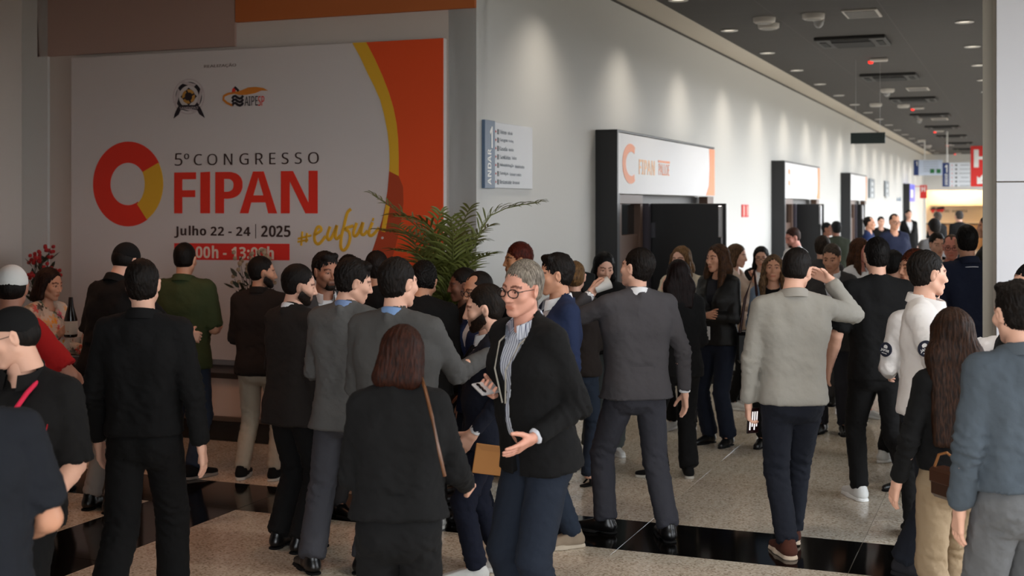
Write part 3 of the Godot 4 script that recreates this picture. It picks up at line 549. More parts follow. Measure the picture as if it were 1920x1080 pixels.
func skeleton(sp: Dictionary, H: float) -> Dictionary:
	var k := {}
	var female: bool = sp.get("sex", "m") == "f"
	var drop: float = sp.get("drop", 0.0)
	var pel := Vector3(0, 0.53 - drop, sp.get("hipz", 0.0)) * H
	var lean := deg_to_rad(sp.get("lean", 0.0))
	var basis := Basis(Vector3.UP, deg_to_rad(sp.get("twist", 0.0))) * Basis(Vector3.RIGHT, lean) * Basis(Vector3(0, 0, 1), deg_to_rad(sp.get("tilt", 0.0)))
	k.T = Transform3D(basis, pel)
	k.pel = pel
	var sw: float = sp.get("sw", 1.0) * (0.90 if female else 1.0)
	k.sh = []
	k.el = []
	k.wr = []
	k.hb = []
	k.hp = []
	for n in 2:
		var s: float = 1.0 if n == 0 else -1.0
		var sh: Vector3 = k.T * (Vector3(s * 0.094 * sw, 0.270, -0.008) * H)
		var arm = sp.get("arms", ["down", "down"])[n]
		var a: Array = ARMS[arm] if arm is String else arm
		var m := Vector3(s, 1, 1)
		var el: Vector3
		var wr: Vector3
		if a[0] is String:       # ["to", wrist in the torso's axes in units of the height, palm, pose, pole]
			wr = k.T * (Vector3(s, 1, 1) * a[1] * H)
			var pole: Vector3 = a[4] if a.size() > 4 else Vector3(0.6, -1, -0.4)
			el = ik(sh, wr, 0.172 * H, 0.148 * H, basis * (m * pole))
			wr = el + (wr - el).normalized() * 0.148 * H
		else:
			el = sh + (basis * (m * (a[0] as Vector3))).normalized() * 0.172 * H
			wr = el + (basis * (m * (a[1] as Vector3))).normalized() * 0.148 * H
		var y := -(wr - el).normalized()
		if a.size() > 5:
			y = -(basis * (m * (a[5] as Vector3))).normalized()
		var hint: Vector3 = basis * (m * (a[2] as Vector3))
		var z := (hint - y * hint.dot(y)).normalized()
		k.sh.append(sh)
		k.el.append(el)
		k.wr.append(wr)
		k.hb.append(Basis(y.cross(z), y, z))
		k.hp.append(a[3])
	k.neck = k.T * (Vector3(0, 0.312, -0.012) * H)
	var look: Array = sp.get("look", [0, 0, 0])
	var hb := Basis(Vector3.UP, deg_to_rad(look[0])) * Basis(Vector3.RIGHT, deg_to_rad(look[1] + sp.get("lean", 0.0) * 0.4)) * Basis(Vector3(0, 0, 1), deg_to_rad(look[2]))
	hb = Basis(Vector3.UP, deg_to_rad(sp.get("twist", 0.0))) * hb
	var hs: float = (0.5 * 0.1295 * H + 0.5 * 0.222) / 0.23 * sp.get("hs", 1.0)
	k.hs = hs
	var hc: Vector3 = k.neck + k.T.basis * Vector3(0, 0.030 * H, 0.002 * H) + hb * Vector3(0, 0.098 * hs * 1.0, 0.022 * hs)
	k.head = Transform3D(hb.scaled(Vector3.ONE * hs) if false else hb * Basis.from_scale(Vector3.ONE * hs), hc)
	k.crown = hc + hb * Vector3(0, 0.122 * hs, -0.01)
	k.hip = []
	k.kn = []
	k.an = []
	k.ft = []
	var feet: Array = sp.get("feet", [[0.055, 0.0, 0.0, 8.0], [0.055, 0.0, 0.0, 8.0]])    # out, forward, lift (x H), toe out degrees, toe pitch
	for n in 2:
		var s: float = 1.0 if n == 0 else -1.0
		var hip := pel + Vector3(s * 0.050 * H, -0.03 * H, 0)
		var ff: Array = feet[n]
		var an := Vector3(s * ff[0] * H, (0.048 + ff[2]) * H, ff[1] * H - 0.012 * H)
		var turn := deg_to_rad(s * ff[3])
		var kn := ik(hip, an, 0.245 * H, 0.228 * H, Vector3(sin(turn) * 0.6, 0, 1))
		an = kn + (an - kn).normalized() * minf((an - kn).length(), 0.235 * H)
		k.hip.append(hip)
		k.kn.append(kn)
		k.an.append(an)
		var fb := Basis(Vector3.UP, turn) * Basis(Vector3.RIGHT, deg_to_rad(ff[4] if ff.size() > 4 else 0.0))
		k.ft.append(Transform3D(fb, an + fb * Vector3(0, -0.048 * H, 0.012 * H)))
	return k

func bounds(pts: Array, pad: float) -> Array:
	var lo := Vector3(9, 9, 9)
	var hi := -lo
	for p in pts:
		lo = lo.min(p)
		hi = hi.max(p)
	return [lo - Vector3.ONE * pad, hi + Vector3.ONE * pad]

func folds(b: Buf, amp: float, seed_at: float, joints: Array) -> void:
	var off := Vector3(seed_at * 3.1, seed_at * 1.7, seed_at * 5.3)
	b.normals()
	for q in b.v.size():
		var p := b.v[q]
		var e := p + off
		var d := grain.get_noise_3d(e.x * 9.0, e.y * 6.0, e.z * 9.0) * 0.9
		var r := 1.0 - absf(grain.get_noise_3d(e.x * 7.0 + e.y * 7.0, e.y * 9.0 - e.x * 5.0, e.z * 11.0)) * 3.2
		d += maxf(r, 0.0) * 0.55
		for j in joints:
			var c: Vector3 = j[0]
			var w := 1.0 - (p - c).length() / float(j[2])
			if w > 0.0:
				var ph: float = (p - c).dot(j[1]) * TAU / float(j[3]) + grain.get_noise_3d(e.x * 12.0, e.y * 12.0, e.z * 12.0) * 5.0
				d += sin(ph) * w * 1.25
		b.v[q] = p + b.n[q] * (d * amp)
	b.normals()

func torso_shape(f: Field, k: Dictionary, H: float, sp: Dictionary, grow: float, hem: float, flare := 0.0) -> void:
	var T: Transform3D = k.T
	var X: Vector3 = T.basis.x
	var fat: float = sp.get("fat", 1.0)
	var female: bool = sp.get("sex", "m") == "f"
	var sw: float = sp.get("sw", 1.0) * (0.88 if female else 1.0)
	var g := grow
	var wh := (0.036 if female else 0.033) * H * fat
	var ww := (0.026 if female else 0.034) * H * fat
	var hip := T * (Vector3(0, -0.02, -0.005) * H)
	var waist := T * (Vector3(0, 0.095, 0.002) * H)
	var chest := T * (Vector3(0, 0.205, 0.0) * H)
	var yoke := T * (Vector3(0, 0.258, -0.012) * H)
	var low := T * (Vector3(0, hem - 0.53, 0.0) * H)
	if hem < 0.52:
		f.slab(hip, low, (0.064 * fat) * H + g, (0.064 * fat + flare) * H + g, 0.03, wh, wh + flare * H, X)
	f.slab(waist, hip, (0.057 * fat) * H + g, 0.064 * fat * H + g, 0.03, ww, wh, X)
	f.slab(chest, waist, (0.062 * (0.5 + 0.5 * fat)) * H + g, (0.057 * fat) * H + g, 0.03, 0.045 * H * sw, ww, X)
	f.slab(yoke, chest, 0.042 * H + g, (0.062 * (0.5 + 0.5 * fat)) * H + g, 0.03, 0.058 * H * sw, 0.045 * H * sw, X)
	if female:
		for s in [-1.0, 1.0]:
			f.ball(T * (Vector3(s * 0.040, 0.185, 0.048) * H), Vector3.ONE * (0.034 * H + g), 0.025)
	elif fat > 1.05:
		f.ball(T * (Vector3(0, 0.09, 0.03) * H), Vector3(0.075, 0.08, 0.05) * H * fat, 0.04, false, T.basis)
	var nb: Vector3 = k.neck
	f.slab(T * (Vector3(0, 0.262, -0.018) * H), nb, 0.046 * H + g, 0.033 * H + g * 0.6, 0.05)
	for s in [-1.0, 1.0]:
		f.slab(T * (Vector3(s * 0.018, 0.300, -0.020) * H), T * (Vector3(s * 0.092 * sw, 0.276, -0.012) * H), 0.022 * H + g, 0.026 * H + g, 0.03)

func neck_ring(f: Field, k: Dictionary, H: float, r: float, rise: float, open: float) -> void:
	var T: Transform3D = k.T
	var c := Vector3(0, 0.292 + rise, -0.008)
	var pts := []
	for n in 13:
		var a := PI + (n - 6) / 6.0 * (PI - open)      # 0 = front, PI = back
		pts.append(T * ((c + Vector3(sin(a) * 0.040, -0.020 * cos(a) - 0.004, cos(a) * 0.038)) * H))
	for n in 12:
		f.slab(pts[n], pts[n + 1], r, r, 0.004, r * 1.1, r * 1.1, T.basis.y)

# the person stands so that the crown of the head lands at pixel (px, top), s metres in front of the camera
func person(sp: Dictionary) -> Node3D:
	var at: Array = sp.at
	var s: float = at[2]
	var crown_y: float = EYE - (at[1] - HORIZON) / FOCAL * s
	var unit := skeleton(sp, 1.0)
	var H: float = crown_y / (unit.crown as Vector3).y
	H = crown_y / (skeleton(sp, H).crown as Vector3).y * H
	var k := skeleton(sp, H)
	var yaw := deg_to_rad(sp.get("yaw", 0.0))
	var c: Vector3 = Basis(Vector3.UP, yaw) * (k.crown as Vector3)
	var root := Node3D.new()
	root.position = Vector3((at[0] - 960.0) / FOCAL * s - c.x, 0, -s - c.z)
	root.rotation.y = yaw
	thing(root, "person", sp.label, "person")
	var cell: float = clampf(s * 0.0022, 0.0125, 0.026)
	var skin: Color = sp.get("skin", Color(0.80, 0.60, 0.50))
	var top: Dictionary = sp.top
	var kind: String = top.kind          # suit, jacket, sweater, tee, shirt
	var bare := kind == "tee"
	var female: bool = sp.get("sex", "m") == "f"
	var id: float = at[0] * 0.01 + at[1] * 0.013
	# ---- body
	var bcell := cell if bare else maxf(cell * 1.35, 0.018)
	var bb := bounds([k.neck, k.pel, k.sh[0], k.sh[1], k.el[0], k.el[1], k.wr[0], k.wr[1], k.an[0], k.an[1], k.kn[0], k.kn[1], k.head.origin], 0.10)
	var f := Field.new(bb[0], bb[1], bcell)
	torso_shape(f, k, H, sp, -0.022, 0.53)
	f.slab(k.T * (Vector3(0, 0.25, -0.012) * H), k.head * Vector3(0, -0.06, -0.018), 0.036 * H, (0.052 if not female else 0.043) * k.hs, 0.02)
	for n in 2:
		f.slab(k.sh[n], k.el[n], 0.026 * H, 0.0245 * H, 0.012)
		f.slab(k.el[n], k.el[n].lerp(k.wr[n], 0.3), 0.0245 * H, 0.0245 * H, 0.01)
		f.slab(k.el[n].lerp(k.wr[n], 0.3), k.wr[n], 0.0245 * H, 0.0155 * H, 0.01)
		f.slab(k.hip[n], k.kn[n], 0.038 * H, 0.028 * H, 0.012)
		f.slab(k.kn[n], k.an[n], 0.027 * H, 0.020 * H, 0.012)
		f.slab(k.an[n], k.ft[n] * Vector3(0, 0.03, 0.10), 0.018 * H, 0.014 * H, 0.01)
	var body := f.surface()
	body.normals()
	body.c.resize(body.v.size())
	body.c.fill(Color.WHITE)
	var near := s < 12.5
	var head := head_buf(female, 0.0042 if s < 8.6 else (0.006 if near else 0.010))
	var beard := ""
	for hh in sp.get("hair", []):
		if hh[0] in ["beard", "goatee"]:
			beard = hh[0]
	if beard:
		var plain := head
		head = Buf.new()
		head.v = plain.v
		head.n = plain.n
		head.i = plain.i
		head.c = plain.c.duplicate()
		for q in head.v.size():
			var p := head.v[q]
			var w := clampf(0.55 - ((p - Vector3(0, -0.043, 0.06)).dot(Vector3(0, 0.85, 0.53)) - 0.003) / 0.016, 0.0, 1.0) * clampf((p.z + 0.022) / 0.024, 0.0, 1.0) * clampf((p.y + 0.13) / 0.02, 0.0, 1.0)
			if beard == "goatee":
				w *= clampf(1.5 - absf(p.x) / 0.035, 0.25, 1.0)
			head.c[q] = head.c[q].lerp(head.c[q] * Color(0.22, 0.21, 0.20), w * 0.85)
			head.c[q].a = 1.0
	body.add(head, k.head)
	for n in 2:
		body.add(hand_buf(k.hp[n], 1.0 if n == 0 else -1.0, 0.0045 if s < 10.0 else 0.0075), Transform3D(k.hb[n] * Basis.from_scale(Vector3.ONE * k.hs * (0.9 if female else 1.0)), k.wr[n]))
	var bn := part(root, "body", body.mesh(), skin_mat(skin))
	# ---- hair and what sits on the head
	var hcell := 0.0055 if s < 9.0 else (0.008 if near else 0.012)
	for hh in sp.get("hair", []):
		var called: String = {"cap": "cap", "beanie": "cap", "beard": "beard", "goatee": "beard"}.get(hh[0], "hair")
		var m := cloth(hh[1]) if called == "cap" else hair_mat(hh[1])
		var hn := part(root, called, hair_mesh(hh[0], hcell), m)
		hn.transform = k.head
	if sp.has("glasses"):
		var gn := part(root, "glasses", glasses_mesh(), plastic(sp.glasses))
		gn.transform = k.head
	# ---- shirt under an open jacket
	var T: Transform3D = k.T
	if kind == "suit" or top.has("inner"):
		bb = bounds([T * (Vector3(-0.1, 0.02, 0) * H), T * (Vector3(0.1, 0.33, 0) * H)], 0.15)
		f = Field.new(bb[0], bb[1], maxf(cell, 0.011))
		torso_shape(f, k, H, sp, 0.002, 0.53)
		f.clip(T * (Vector3(0, 0.04, 0) * H), -T.basis.y)
		f.clip(T * (Vector3(0, 0.302, 0.0) * H), T.basis * Vector3(0, 1, 0.5).normalized())
		var sb := f.surface()
		sb.normals()
		var shirt := part(root, "shirt", sb.mesh(), cloth(top.get("inner", Color(0.85, 0.85, 0.86)), 0.9, top.get("print", "")))
		if kind == "suit" and s < 14.0:
			part(shirt, "collar", collar_mesh(k, H, top.get("open", 0.3), 1.03, 0.321), cloth(top.get("inner", Color(0.85, 0.85, 0.86)), 0.9, top.get("print", "")))
	# ---- upper garment
	bb = bounds([k.neck, k.pel - Vector3(0.12, 0.12 * H, 0.12), k.pel + Vector3(0.12, 0, 0.12), k.sh[0], k.sh[1], k.el[0], k.el[1], k.wr[0], k.wr[1]], 0.13)
	f = Field.new(bb[0], bb[1], cell)
	var hem: float = top.get("hem", 0.44 if kind in ["suit"] else 0.48)
	var grow: float = top.get("grow", {"suit": 0.016, "jacket": 0.016, "sweater": 0.014, "tee": 0.010, "shirt": 0.012}[kind])
	torso_shape(f, k, H, sp, grow, hem - 0.03, top.get("flare", 0.010 if kind == "suit" else 0.006))
	if kind == "sweater" or top.get("blouson", false):
		f.slab(T * (Vector3(0, hem - 0.53 + 0.055, 0) * H), T * (Vector3(0, hem - 0.53 + 0.075, 0) * H), 0.070 * H, 0.068 * H, 0.02, 0.036 * H, 0.034 * H, T.basis.x)
	f.clip(T * (Vector3(0, hem - 0.53, 0) * H), -T.basis.y)
	if kind == "suit" or top.has("inner"):
		var vb: float = top.get("vee", 0.135)            # bottom of the V above the pelvis
		var wtop := 0.050 * H
		for q in 22:
			var t := q / 21.0
			var y := lerpf(vb, 0.345, t)
			f.slab(T * (Vector3(0, y, 0.02) * H), T * (Vector3(0, y, 0.17) * H), 0.003 + wtop * t * 0.35, 0.003 + wtop * t * 0.35, 0.002, wtop * t * 0.70, wtop * t * 0.75, T.basis.x, false, true)
		f.slab(T * (Vector3(0, 0.29, 0.0) * H), T * (Vector3(0, 0.36, 0.02) * H), 0.037 * H, 0.041 * H, 0.003, 0.0, 0.0, Vector3.RIGHT, false, true)
		if top.get("openfront", false):
			f.slab(T * (Vector3(0, hem - 0.60, 0.115) * H), T * (Vector3(0, vb + 0.02, 0.115) * H), 0.016 * H, 0.008 * H, 0.002, 0.075 * H, 0.075 * H, T.basis.z, false, true)
		for sd in [-1.0, 1.0]:
			var back := T * (Vector3(0, 0.308, -0.064) * H)
			var sidep := T * (Vector3(sd * 0.052, 0.304, -0.012) * H)
			var mid := T * (Vector3(sd * 0.044, 0.235, 0.058) * H)
			var end := T * (Vector3(sd * 0.006, vb - 0.005, 0.072 * (0.5 + 0.5 * sp.get("fat", 1.0))) * H)
			f.slab(back, sidep, 0.009, 0.008, 0.008, 0.012, 0.012, T.basis.y)
			f.slab(sidep, mid, 0.007, 0.006, 0.006, 0.010, 0.014, (T.basis.x * sd + T.basis.y * 0.5).normalized())
			f.slab(mid, end, 0.006, 0.004, 0.006, 0.014, 0.004, T.basis.x)
	else:
		f.slab(T * (Vector3(0, 0.285, 0.0) * H), T * (Vector3(0, 0.36, 0.02) * H), 0.036 * H, 0.039 * H, 0.003, 0.0, 0.0, Vector3.RIGHT, false, true)
		neck_ring(f, k, H, 0.005 if not top.has("collar") else 0.009, -0.004 if not top.has("collar") else 0.008, 0.05 if not top.has("collar") else 0.35)
	var aw: float = top.get("arm", 1.0) * 0.92
	for n in 2:
		var el: Vector3 = k.el[n]
		var wr: Vector3 = k.wr[n]
		var sh: Vector3 = k.sh[n]
		if bare:
			f.slab(sh, sh.lerp(el, top.get("sleeve", 0.72)), 0.036 * H * aw, 0.037 * H * aw, 0.03, 0.0, 0.0, Vector3.RIGHT, true)
		else:
			f.slab(sh, el, 0.0365 * H * aw, 0.0320 * H * aw, 0.022)
			f.slab(el, el.lerp(wr, 0.94), 0.0310 * H * aw, 0.0225 * H * aw + 0.003, 0.012, 0.0, 0.0, Vector3.RIGHT, true)
			if kind == "sweater" or top.get("cuff", false):
				f.slab(el.lerp(wr, 0.78), el.lerp(wr, 0.84), 0.028 * H * aw, 0.026 * H * aw, 0.008)
	var ub := f.surface()
	var joints := []
	for n in 2:
		var dir: Vector3 = (k.wr[n] - k.el[n]).normalized()
		joints.append([k.el[n], dir, 0.15, 0.042])
		joints.append([k.sh[n] + (k.el[n] - k.sh[n]) * 0.25 + T.basis.x * (-0.05 if n == 0 else 0.05), (T.basis.y + T.basis.x * (0.8 if n == 0 else -0.8)).normalized(), 0.10, 0.06])
	joints.append([T * (Vector3(0, 0.08, -0.06) * H), T.basis * Vector3(0.2, 1, 0), 0.16, 0.075])
	folds(ub, top.get("fold", {"suit": 0.0058, "jacket": 0.0068, "sweater": 0.0055, "tee": 0.007, "shirt": 0.0075}[kind]), id, joints)
	var called: String = top.get("name", {"suit": "suit_jacket", "jacket": "jacket", "sweater": "sweater", "tee": "t_shirt", "shirt": "shirt"}[kind])
	var garment := part(root, called, ub.mesh(), cloth(top.col, top.get("rough", 0.9), top.get("pattern", "")))
	if top.has("collar") and s < 14.0:
		part(garment, "collar", collar_mesh(k, H, top.get("open", 0.3), 1.2), cloth(top.collar))
	if kind == "suit" or top.get("cuffs", false):
		for n in (2 if s < 9.0 else 0):
			var cf := Field.new(k.wr[n] - Vector3.ONE * 0.06, k.wr[n] + Vector3.ONE * 0.06, 0.008)
			cf.slab(k.el[n].lerp(k.wr[n], 0.85), k.el[n].lerp(k.wr[n], 0.99), 0.021 * H, 0.020 * H, 0.004, 0.0, 0.0, Vector3.RIGHT, true)
			var cb := cf.surface()
			cb.normals()
			part(root, "cuff", cb.mesh(), cloth(top.get("inner", Color(0.85, 0.85, 0.86))))
	# ---- trousers
	var leg: Dictionary = sp.leg
	var lw: float = leg.get("w", 1.0)
	var fat: float = 0.4 + 0.6 * sp.get("fat", 1.0)
	bb = bounds([k.pel, k.hip[0], k.hip[1], k.kn[0], k.kn[1], k.an[0], k.an[1]], 0.15)
	f = Field.new(bb[0], bb[1].min(Vector3(9, k.pel.y + 0.06 * H, 9)), cell)
	var X := Basis(Vector3.UP, 0.0).x
	f.slab(k.pel + Vector3(0, 0.03 * H, 0), k.pel + Vector3(0, -0.045 * H, -0.006 * H), 0.058 * H * fat, 0.060 * H * fat, 0.02, 0.030 * H * fat, 0.032 * H * fat, X)
	f.slab(k.T * (Vector3(0, -0.02, 0) * H), k.T * (Vector3(0, 0.06, 0) * H), 0.060 * H * fat, 0.054 * H * fat, 0.02, 0.032 * H * fat, 0.030 * H * fat, T.basis.x)
	for sd in [-1.0, 1.0]:
		f.ball(k.pel + Vector3(sd * 0.035, -0.035, -0.022) * H, Vector3.ONE * 0.046 * H * fat, 0.03)
	for n in 2:
		var ke: float = 0.0385 * H * lw
		var end: Vector3 = k.kn[n].lerp(k.an[n], leg.get("len", 1.0))
		f.slab(k.hip[n], k.kn[n], 0.053 * H * fat, ke, 0.012)
		f.slab(k.kn[n], end, ke, lerpf(0.033, 0.046, clampf(leg.get("wide", 0.0), 0, 1)) * H * lw, 0.012, 0.0, 0.0, Vector3.RIGHT, true)
	var lb := f.surface()
	joints = []
	for n in 2:
		var dir: Vector3 = (k.an[n] - k.kn[n]).normalized()
		joints.append([k.kn[n] - Vector3(0, 0, 0.05), (dir + Vector3(0.3, 0, 0)).normalized(), 0.17, 0.055])
		joints.append([k.an[n], (dir + Vector3(0.2, 0, 0.2)).normalized(), 0.16, 0.05])
		joints.append([k.hip[n] + Vector3(0, -0.05, -0.03), Vector3(0.5 if n == 0 else -0.5, 1, 0).normalized(), 0.15, 0.07])
	folds(lb, leg.get("fold", 0.0055), id + 3.0, joints)
	part(root, leg.get("name", "trousers"), lb.mesh(), cloth(leg.col, 0.9, leg.get("pattern", "")))
	# ---- shoes
	var shoe: Array = sp.get("shoe", ["dress", Color(0.02, 0.02, 0.02), Color(0.02, 0.02, 0.02)])
	var pair := shoe_meshes(shoe[0])
	for n in 2:
		var sn := part(root, "shoe", pair[0], leather(shoe[1]) if shoe[0] in ["dress", "boot", "flat"] else cloth(shoe[1]))
		sn.transform = k.ft[n] * Transform3D(Basis.from_scale(Vector3(-1 if n else 1, 1, 1) * Vector3(1, 1, 1) * (0.62 * H * (0.92 if female else 1.0))) if false else Basis.from_scale(Vector3.ONE * (0.60 * H * (0.92 if female else 1.0))), Vector3.ZERO)
		part(sn, "sole", pair[1], cloth(shoe[2]))
	sp.k = k
	sp.H = H
	sp.root = root
	return root

func collar_mesh(k: Dictionary, H: float, open: float, wide: float, rise := 0.324) -> ArrayMesh:
	var T: Transform3D = k.T
	var b := Buf.new()
	var count := 28
	var rows := [[0.0345, -0.014, 0.0], [0.0345, 0.014, 0.0], [0.0365, 0.0165, 0.0], [0.0395, 0.014, 0.0], [0.0455, -0.010, 0.010], [0.0435, -0.012, 0.010]]
	for n in count + 1:
		var a := lerpf(open, TAU - open, n / float(count))
		for r in rows:
			var fr := 0.5 + 0.5 * cos(a)
			var rad: float = r[0] * wide
			var y: float = rise + r[1] - 0.026 * fr - r[2] * fr * fr
			var p := Vector3(sin(a) * rad, y, cos(a) * rad * 1.08 - 0.010 + fr * 0.012)
			b.v.append(T * (p * H))
	var w := rows.size()
	for n in count:
		for r in w:
			var q := n * w + r
			var e := n * w + (r + 1) % w
			b.i.append_array(PackedInt32Array([q, e, q + w, e, e + w, q + w]))
	b.normals()
	return b.mesh()

func glasses_mesh() -> ArrayMesh:
	if hairs.has("glasses"):
		return hairs.glasses
	var f := Field.new(Vector3(-0.095, -0.04, -0.03), Vector3(0.095, 0.04, 0.125), 0.004)
	for s in [-1.0, 1.0]:
		var pts := []
		for q in 13:
			var a := q * TAU / 12.0
			pts.append(Vector3(s * 0.033 + cos(a) * 0.026 * (1.0 - 0.06 * sin(a)), -0.003 + sin(a) * 0.019, 0.104 - absf(s * 0.033 + cos(a) * 0.026) * 0.16))
		for q in 12:
			f.slab(pts[q], pts[q + 1], 0.0032, 0.0032, 0.001)
		f.slab(Vector3(s * 0.060, 0.006, 0.094), Vector3(s * 0.082, 0.008, -0.005), 0.0028, 0.0028, 0.001)
	f.slab(Vector3(-0.008, 0.003, 0.104), Vector3(0.008, 0.003, 0.104), 0.003, 0.003, 0.001)
	var b := f.surface()
	b.normals()
	hairs.glasses = b.mesh()
	return hairs.glasses
# ------------------------------------------------------------------ plants, counters and small things
func px3(px: float, py: float, s: float) -> Vector3:
	return Vector3((px - 960.0) / FOCAL * s, EYE - (py - HORIZON) / FOCAL * s, -s)

func frond(pts: Array, leaf: float, count: int, seed_at: int, droop: float) -> ArrayMesh:
	var rng := RandomNumberGenerator.new()
	rng.seed = seed_at
	var cv := Curve3D.new()
	for q in pts.size():
		var t: Vector3 = (pts[mini(q + 1, pts.size() - 1)] - pts[maxi(q - 1, 0)]) / 6.0
		cv.add_point(pts[q], -t, t)
	var ln := cv.get_baked_length()
	var b := Buf.new()
	var spine := []
	for q in 17:
		spine.append(cv.sample_baked(ln * q / 16.0, true))
	# rachis
	for q in 17:
		var d: Vector3 = (spine[mini(q + 1, 16)] - spine[maxi(q - 1, 0)]).normalized()
		var x := d.cross(Vector3.UP).normalized()
		var y := d.cross(x).normalized()
		for s in 5:
			var a := s * TAU / 5
			b.v.append(spine[q] + (x * cos(a) + y * sin(a)) * lerpf(0.011, 0.003, q / 16.0))
	for q in 16:
		for s in 5:
			var a := q * 5 + s
			var c := q * 5 + (s + 1) % 5
			b.i.append_array(PackedInt32Array([a, a + 5, c, c, a + 5, c + 5]))
	for n in count:
		var f := lerpf(0.22, 1.0, n / float(count - 1))
		var o := cv.sample_baked(ln * f, true)
		var d := (cv.sample_baked(minf(ln * f + 0.02, ln), true) - cv.sample_baked(ln * f - 0.03, true)).normalized()
		var side := d.cross(Vector3.UP).normalized()
		var up := side.cross(d).normalized()
		for s in [-1.0, 1.0]:
			var l := leaf * sin(clampf(0.25 + f * 0.75, 0, 1) * PI * 0.93) * rng.randf_range(0.85, 1.12) + 0.05
			var dir: Vector3 = (side * s * 0.78 + d * rng.randf_range(0.55, 0.8) + up * rng.randf_range(0.15, 0.45)).normalized()
			var w := 0.0085
			var wd := dir.cross(up).normalized()
			var p0 := o
			var first := b.v.size()
			for k in 5:
				var t := k / 4.0
				var ww := w * sin((0.15 + 0.85 * t) * PI) + 0.0012
				var p := p0 + dir * l * t + Vector3.DOWN * droop * l * t * t
				b.v.append(p - wd * ww + up * ww * 0.4)
				b.v.append(p)
				b.v.append(p + wd * ww + up * ww * 0.4)
			for k in 4:
				for e in 2:
					var a := first + k * 3 + e
					b.i.append_array(PackedInt32Array([a, a + 1, a + 3, a + 1, a + 4, a + 3]))
	b.normals()
	return b.mesh()

func palm() -> void:
	var s := 9.3
	var foot := px3(835, 560, s)
	foot.y = 0.0
	var root := base("potted_palm", "tall potted palm with arching green fronds in front of the orange panel end", "plant", Transform3D(Basis(), foot))
	var green := mat("palm_leaf", Color(0.36, 0.38, 0.17), 0.5)
	green.backlight_enabled = true
	green.backlight = Color(0.16, 0.22, 0.05)
	put(root, "pot", lathe([[0.0, 0.0], [0.17, 0.0], [0.19, 0.03], [0.23, 0.42], [0.245, 0.44], [0.245, 0.47], [0.22, 0.47], [0.20, 0.43], [0.0, 0.43]], 28), mat("pot", Color(0.20, 0.17, 0.15), 0.6), Vector3.ZERO)
	put(root, "soil", lathe([[0.0, 0.44], [0.205, 0.435]], 20), mat("soil", Color(0.08, 0.06, 0.05), 0.9), Vector3.ZERO)
	var rng := RandomNumberGenerator.new()
	rng.seed = 21
	# each frond: pixels of its bow from foot to tip, and how far it leans towards (-) or away from the viewer
	var bows := [
		[[832, 560], [818, 470], [770, 415], [700, 366], 0.1],
		[[842, 560], [885, 470], [925, 400], [1010, 380], -0.1],
		[[836, 560], [830, 480], [800, 420], [740, 405], -0.3],
		[[834, 560], [820, 490], [780, 445], [715, 432], 0.25],
		[[838, 560], [845, 480], [862, 430], [880, 392], 0.2],
		[[840, 560], [858, 500], [880, 450], [915, 425], 0.3],
		[[836, 560], [826, 490], [815, 440], [826, 398], -0.15],
		[[834, 560], [812, 505], [780, 475], [742, 470], -0.35],
		[[840, 560], [862, 520], [888, 490], [918, 478], -0.3],
		[[838, 560], [848, 500], [850, 450], [846, 410], -0.4],
		[[836, 560], [840, 500], [870, 455], [902, 452], -0.1],
		[[835, 560], [800, 500], [768, 440], [748, 424], 0.45],
		[[838, 560], [856, 510], [872, 480], [890, 462], 0.1],
		[[836, 560], [815, 480], [795, 455], [770, 442], 0.0],
	]
	for n in bows.size():
		var w: Array = bows[n]
		var pts := [Vector3(rng.randf_range(-0.05, 0.05), 0.43, rng.randf_range(-0.05, 0.05))]
		for q in 4:
			var p := px3(w[q][0], w[q][1], s + w[4] * q / 3.0)
			pts.append(p - foot)
		part(root, "frond", frond(pts, 0.33, 34, n + 1, 0.30), green)

func flowers(called: String, label: String, at: Vector3, col: Color, height: float, seed_at: int) -> void:
	var rng := RandomNumberGenerator.new()
	rng.seed = seed_at
	var root := base(called, label, "flowers", Transform3D(Basis(), at))
	part(root, "vase", lathe([[0.0, 0.0], [0.06, 0.0], [0.09, 0.10], [0.08, 0.22], [0.05, 0.28], [0.06, 0.31], [0.045, 0.30], [0.0, 0.25]], 20), mat("vase", Color(0.3, 0.25, 0.22), 0.3))
	var leafm := mat("flower_leaf", Color(0.13, 0.15, 0.07), 0.6)
	var bloom := lathe([[0.0, -0.016], [0.014, -0.010], [0.020, 0.004], [0.012, 0.016], [0.0, 0.020]], 8)
	var leaf := plate(PackedVector2Array([Vector2(0, 0), Vector2(0.018, 0.03), Vector2(0.014, 0.07), Vector2(0, 0.10), Vector2(-0.014, 0.07), Vector2(-0.018, 0.03)]), 0.002)
	for n in 20:
		var a := rng.randf() * TAU
		var sp := rng.randf_range(0.05, 0.22)
		var tip := Vector3(cos(a) * sp, height * rng.randf_range(0.72, 1.0), sin(a) * sp)
		var st := put(root, "stem", tube([Vector3(cos(a) * 0.02, 0.28, sin(a) * 0.02), Vector3(cos(a) * sp * 0.4, 0.3 + (tip.y - 0.3) * 0.55, sin(a) * sp * 0.4), tip], 0.004, 5, 0.002), leafm, Vector3.ZERO)
		for k in 3:
			var l := put(st, "leaf", leaf, leafm, tip * lerpf(0.7, 1.0, k / 3.0) + Vector3(rng.randf_range(-0.03, 0.03), 0, rng.randf_range(-0.03, 0.03)), Vector3(rng.randf_range(-1, 1), rng.randf() * TAU, rng.randf_range(-1, 1)))
		for k in 3:
			put(st, "bloom", bloom, mat("petal", col, 0.7), tip + Vector3(rng.randf_range(-0.04, 0.04), rng.randf_range(-0.05, 0.03), rng.randf_range(-0.04, 0.04)), Vector3(rng.randf(), 0, rng.randf()))

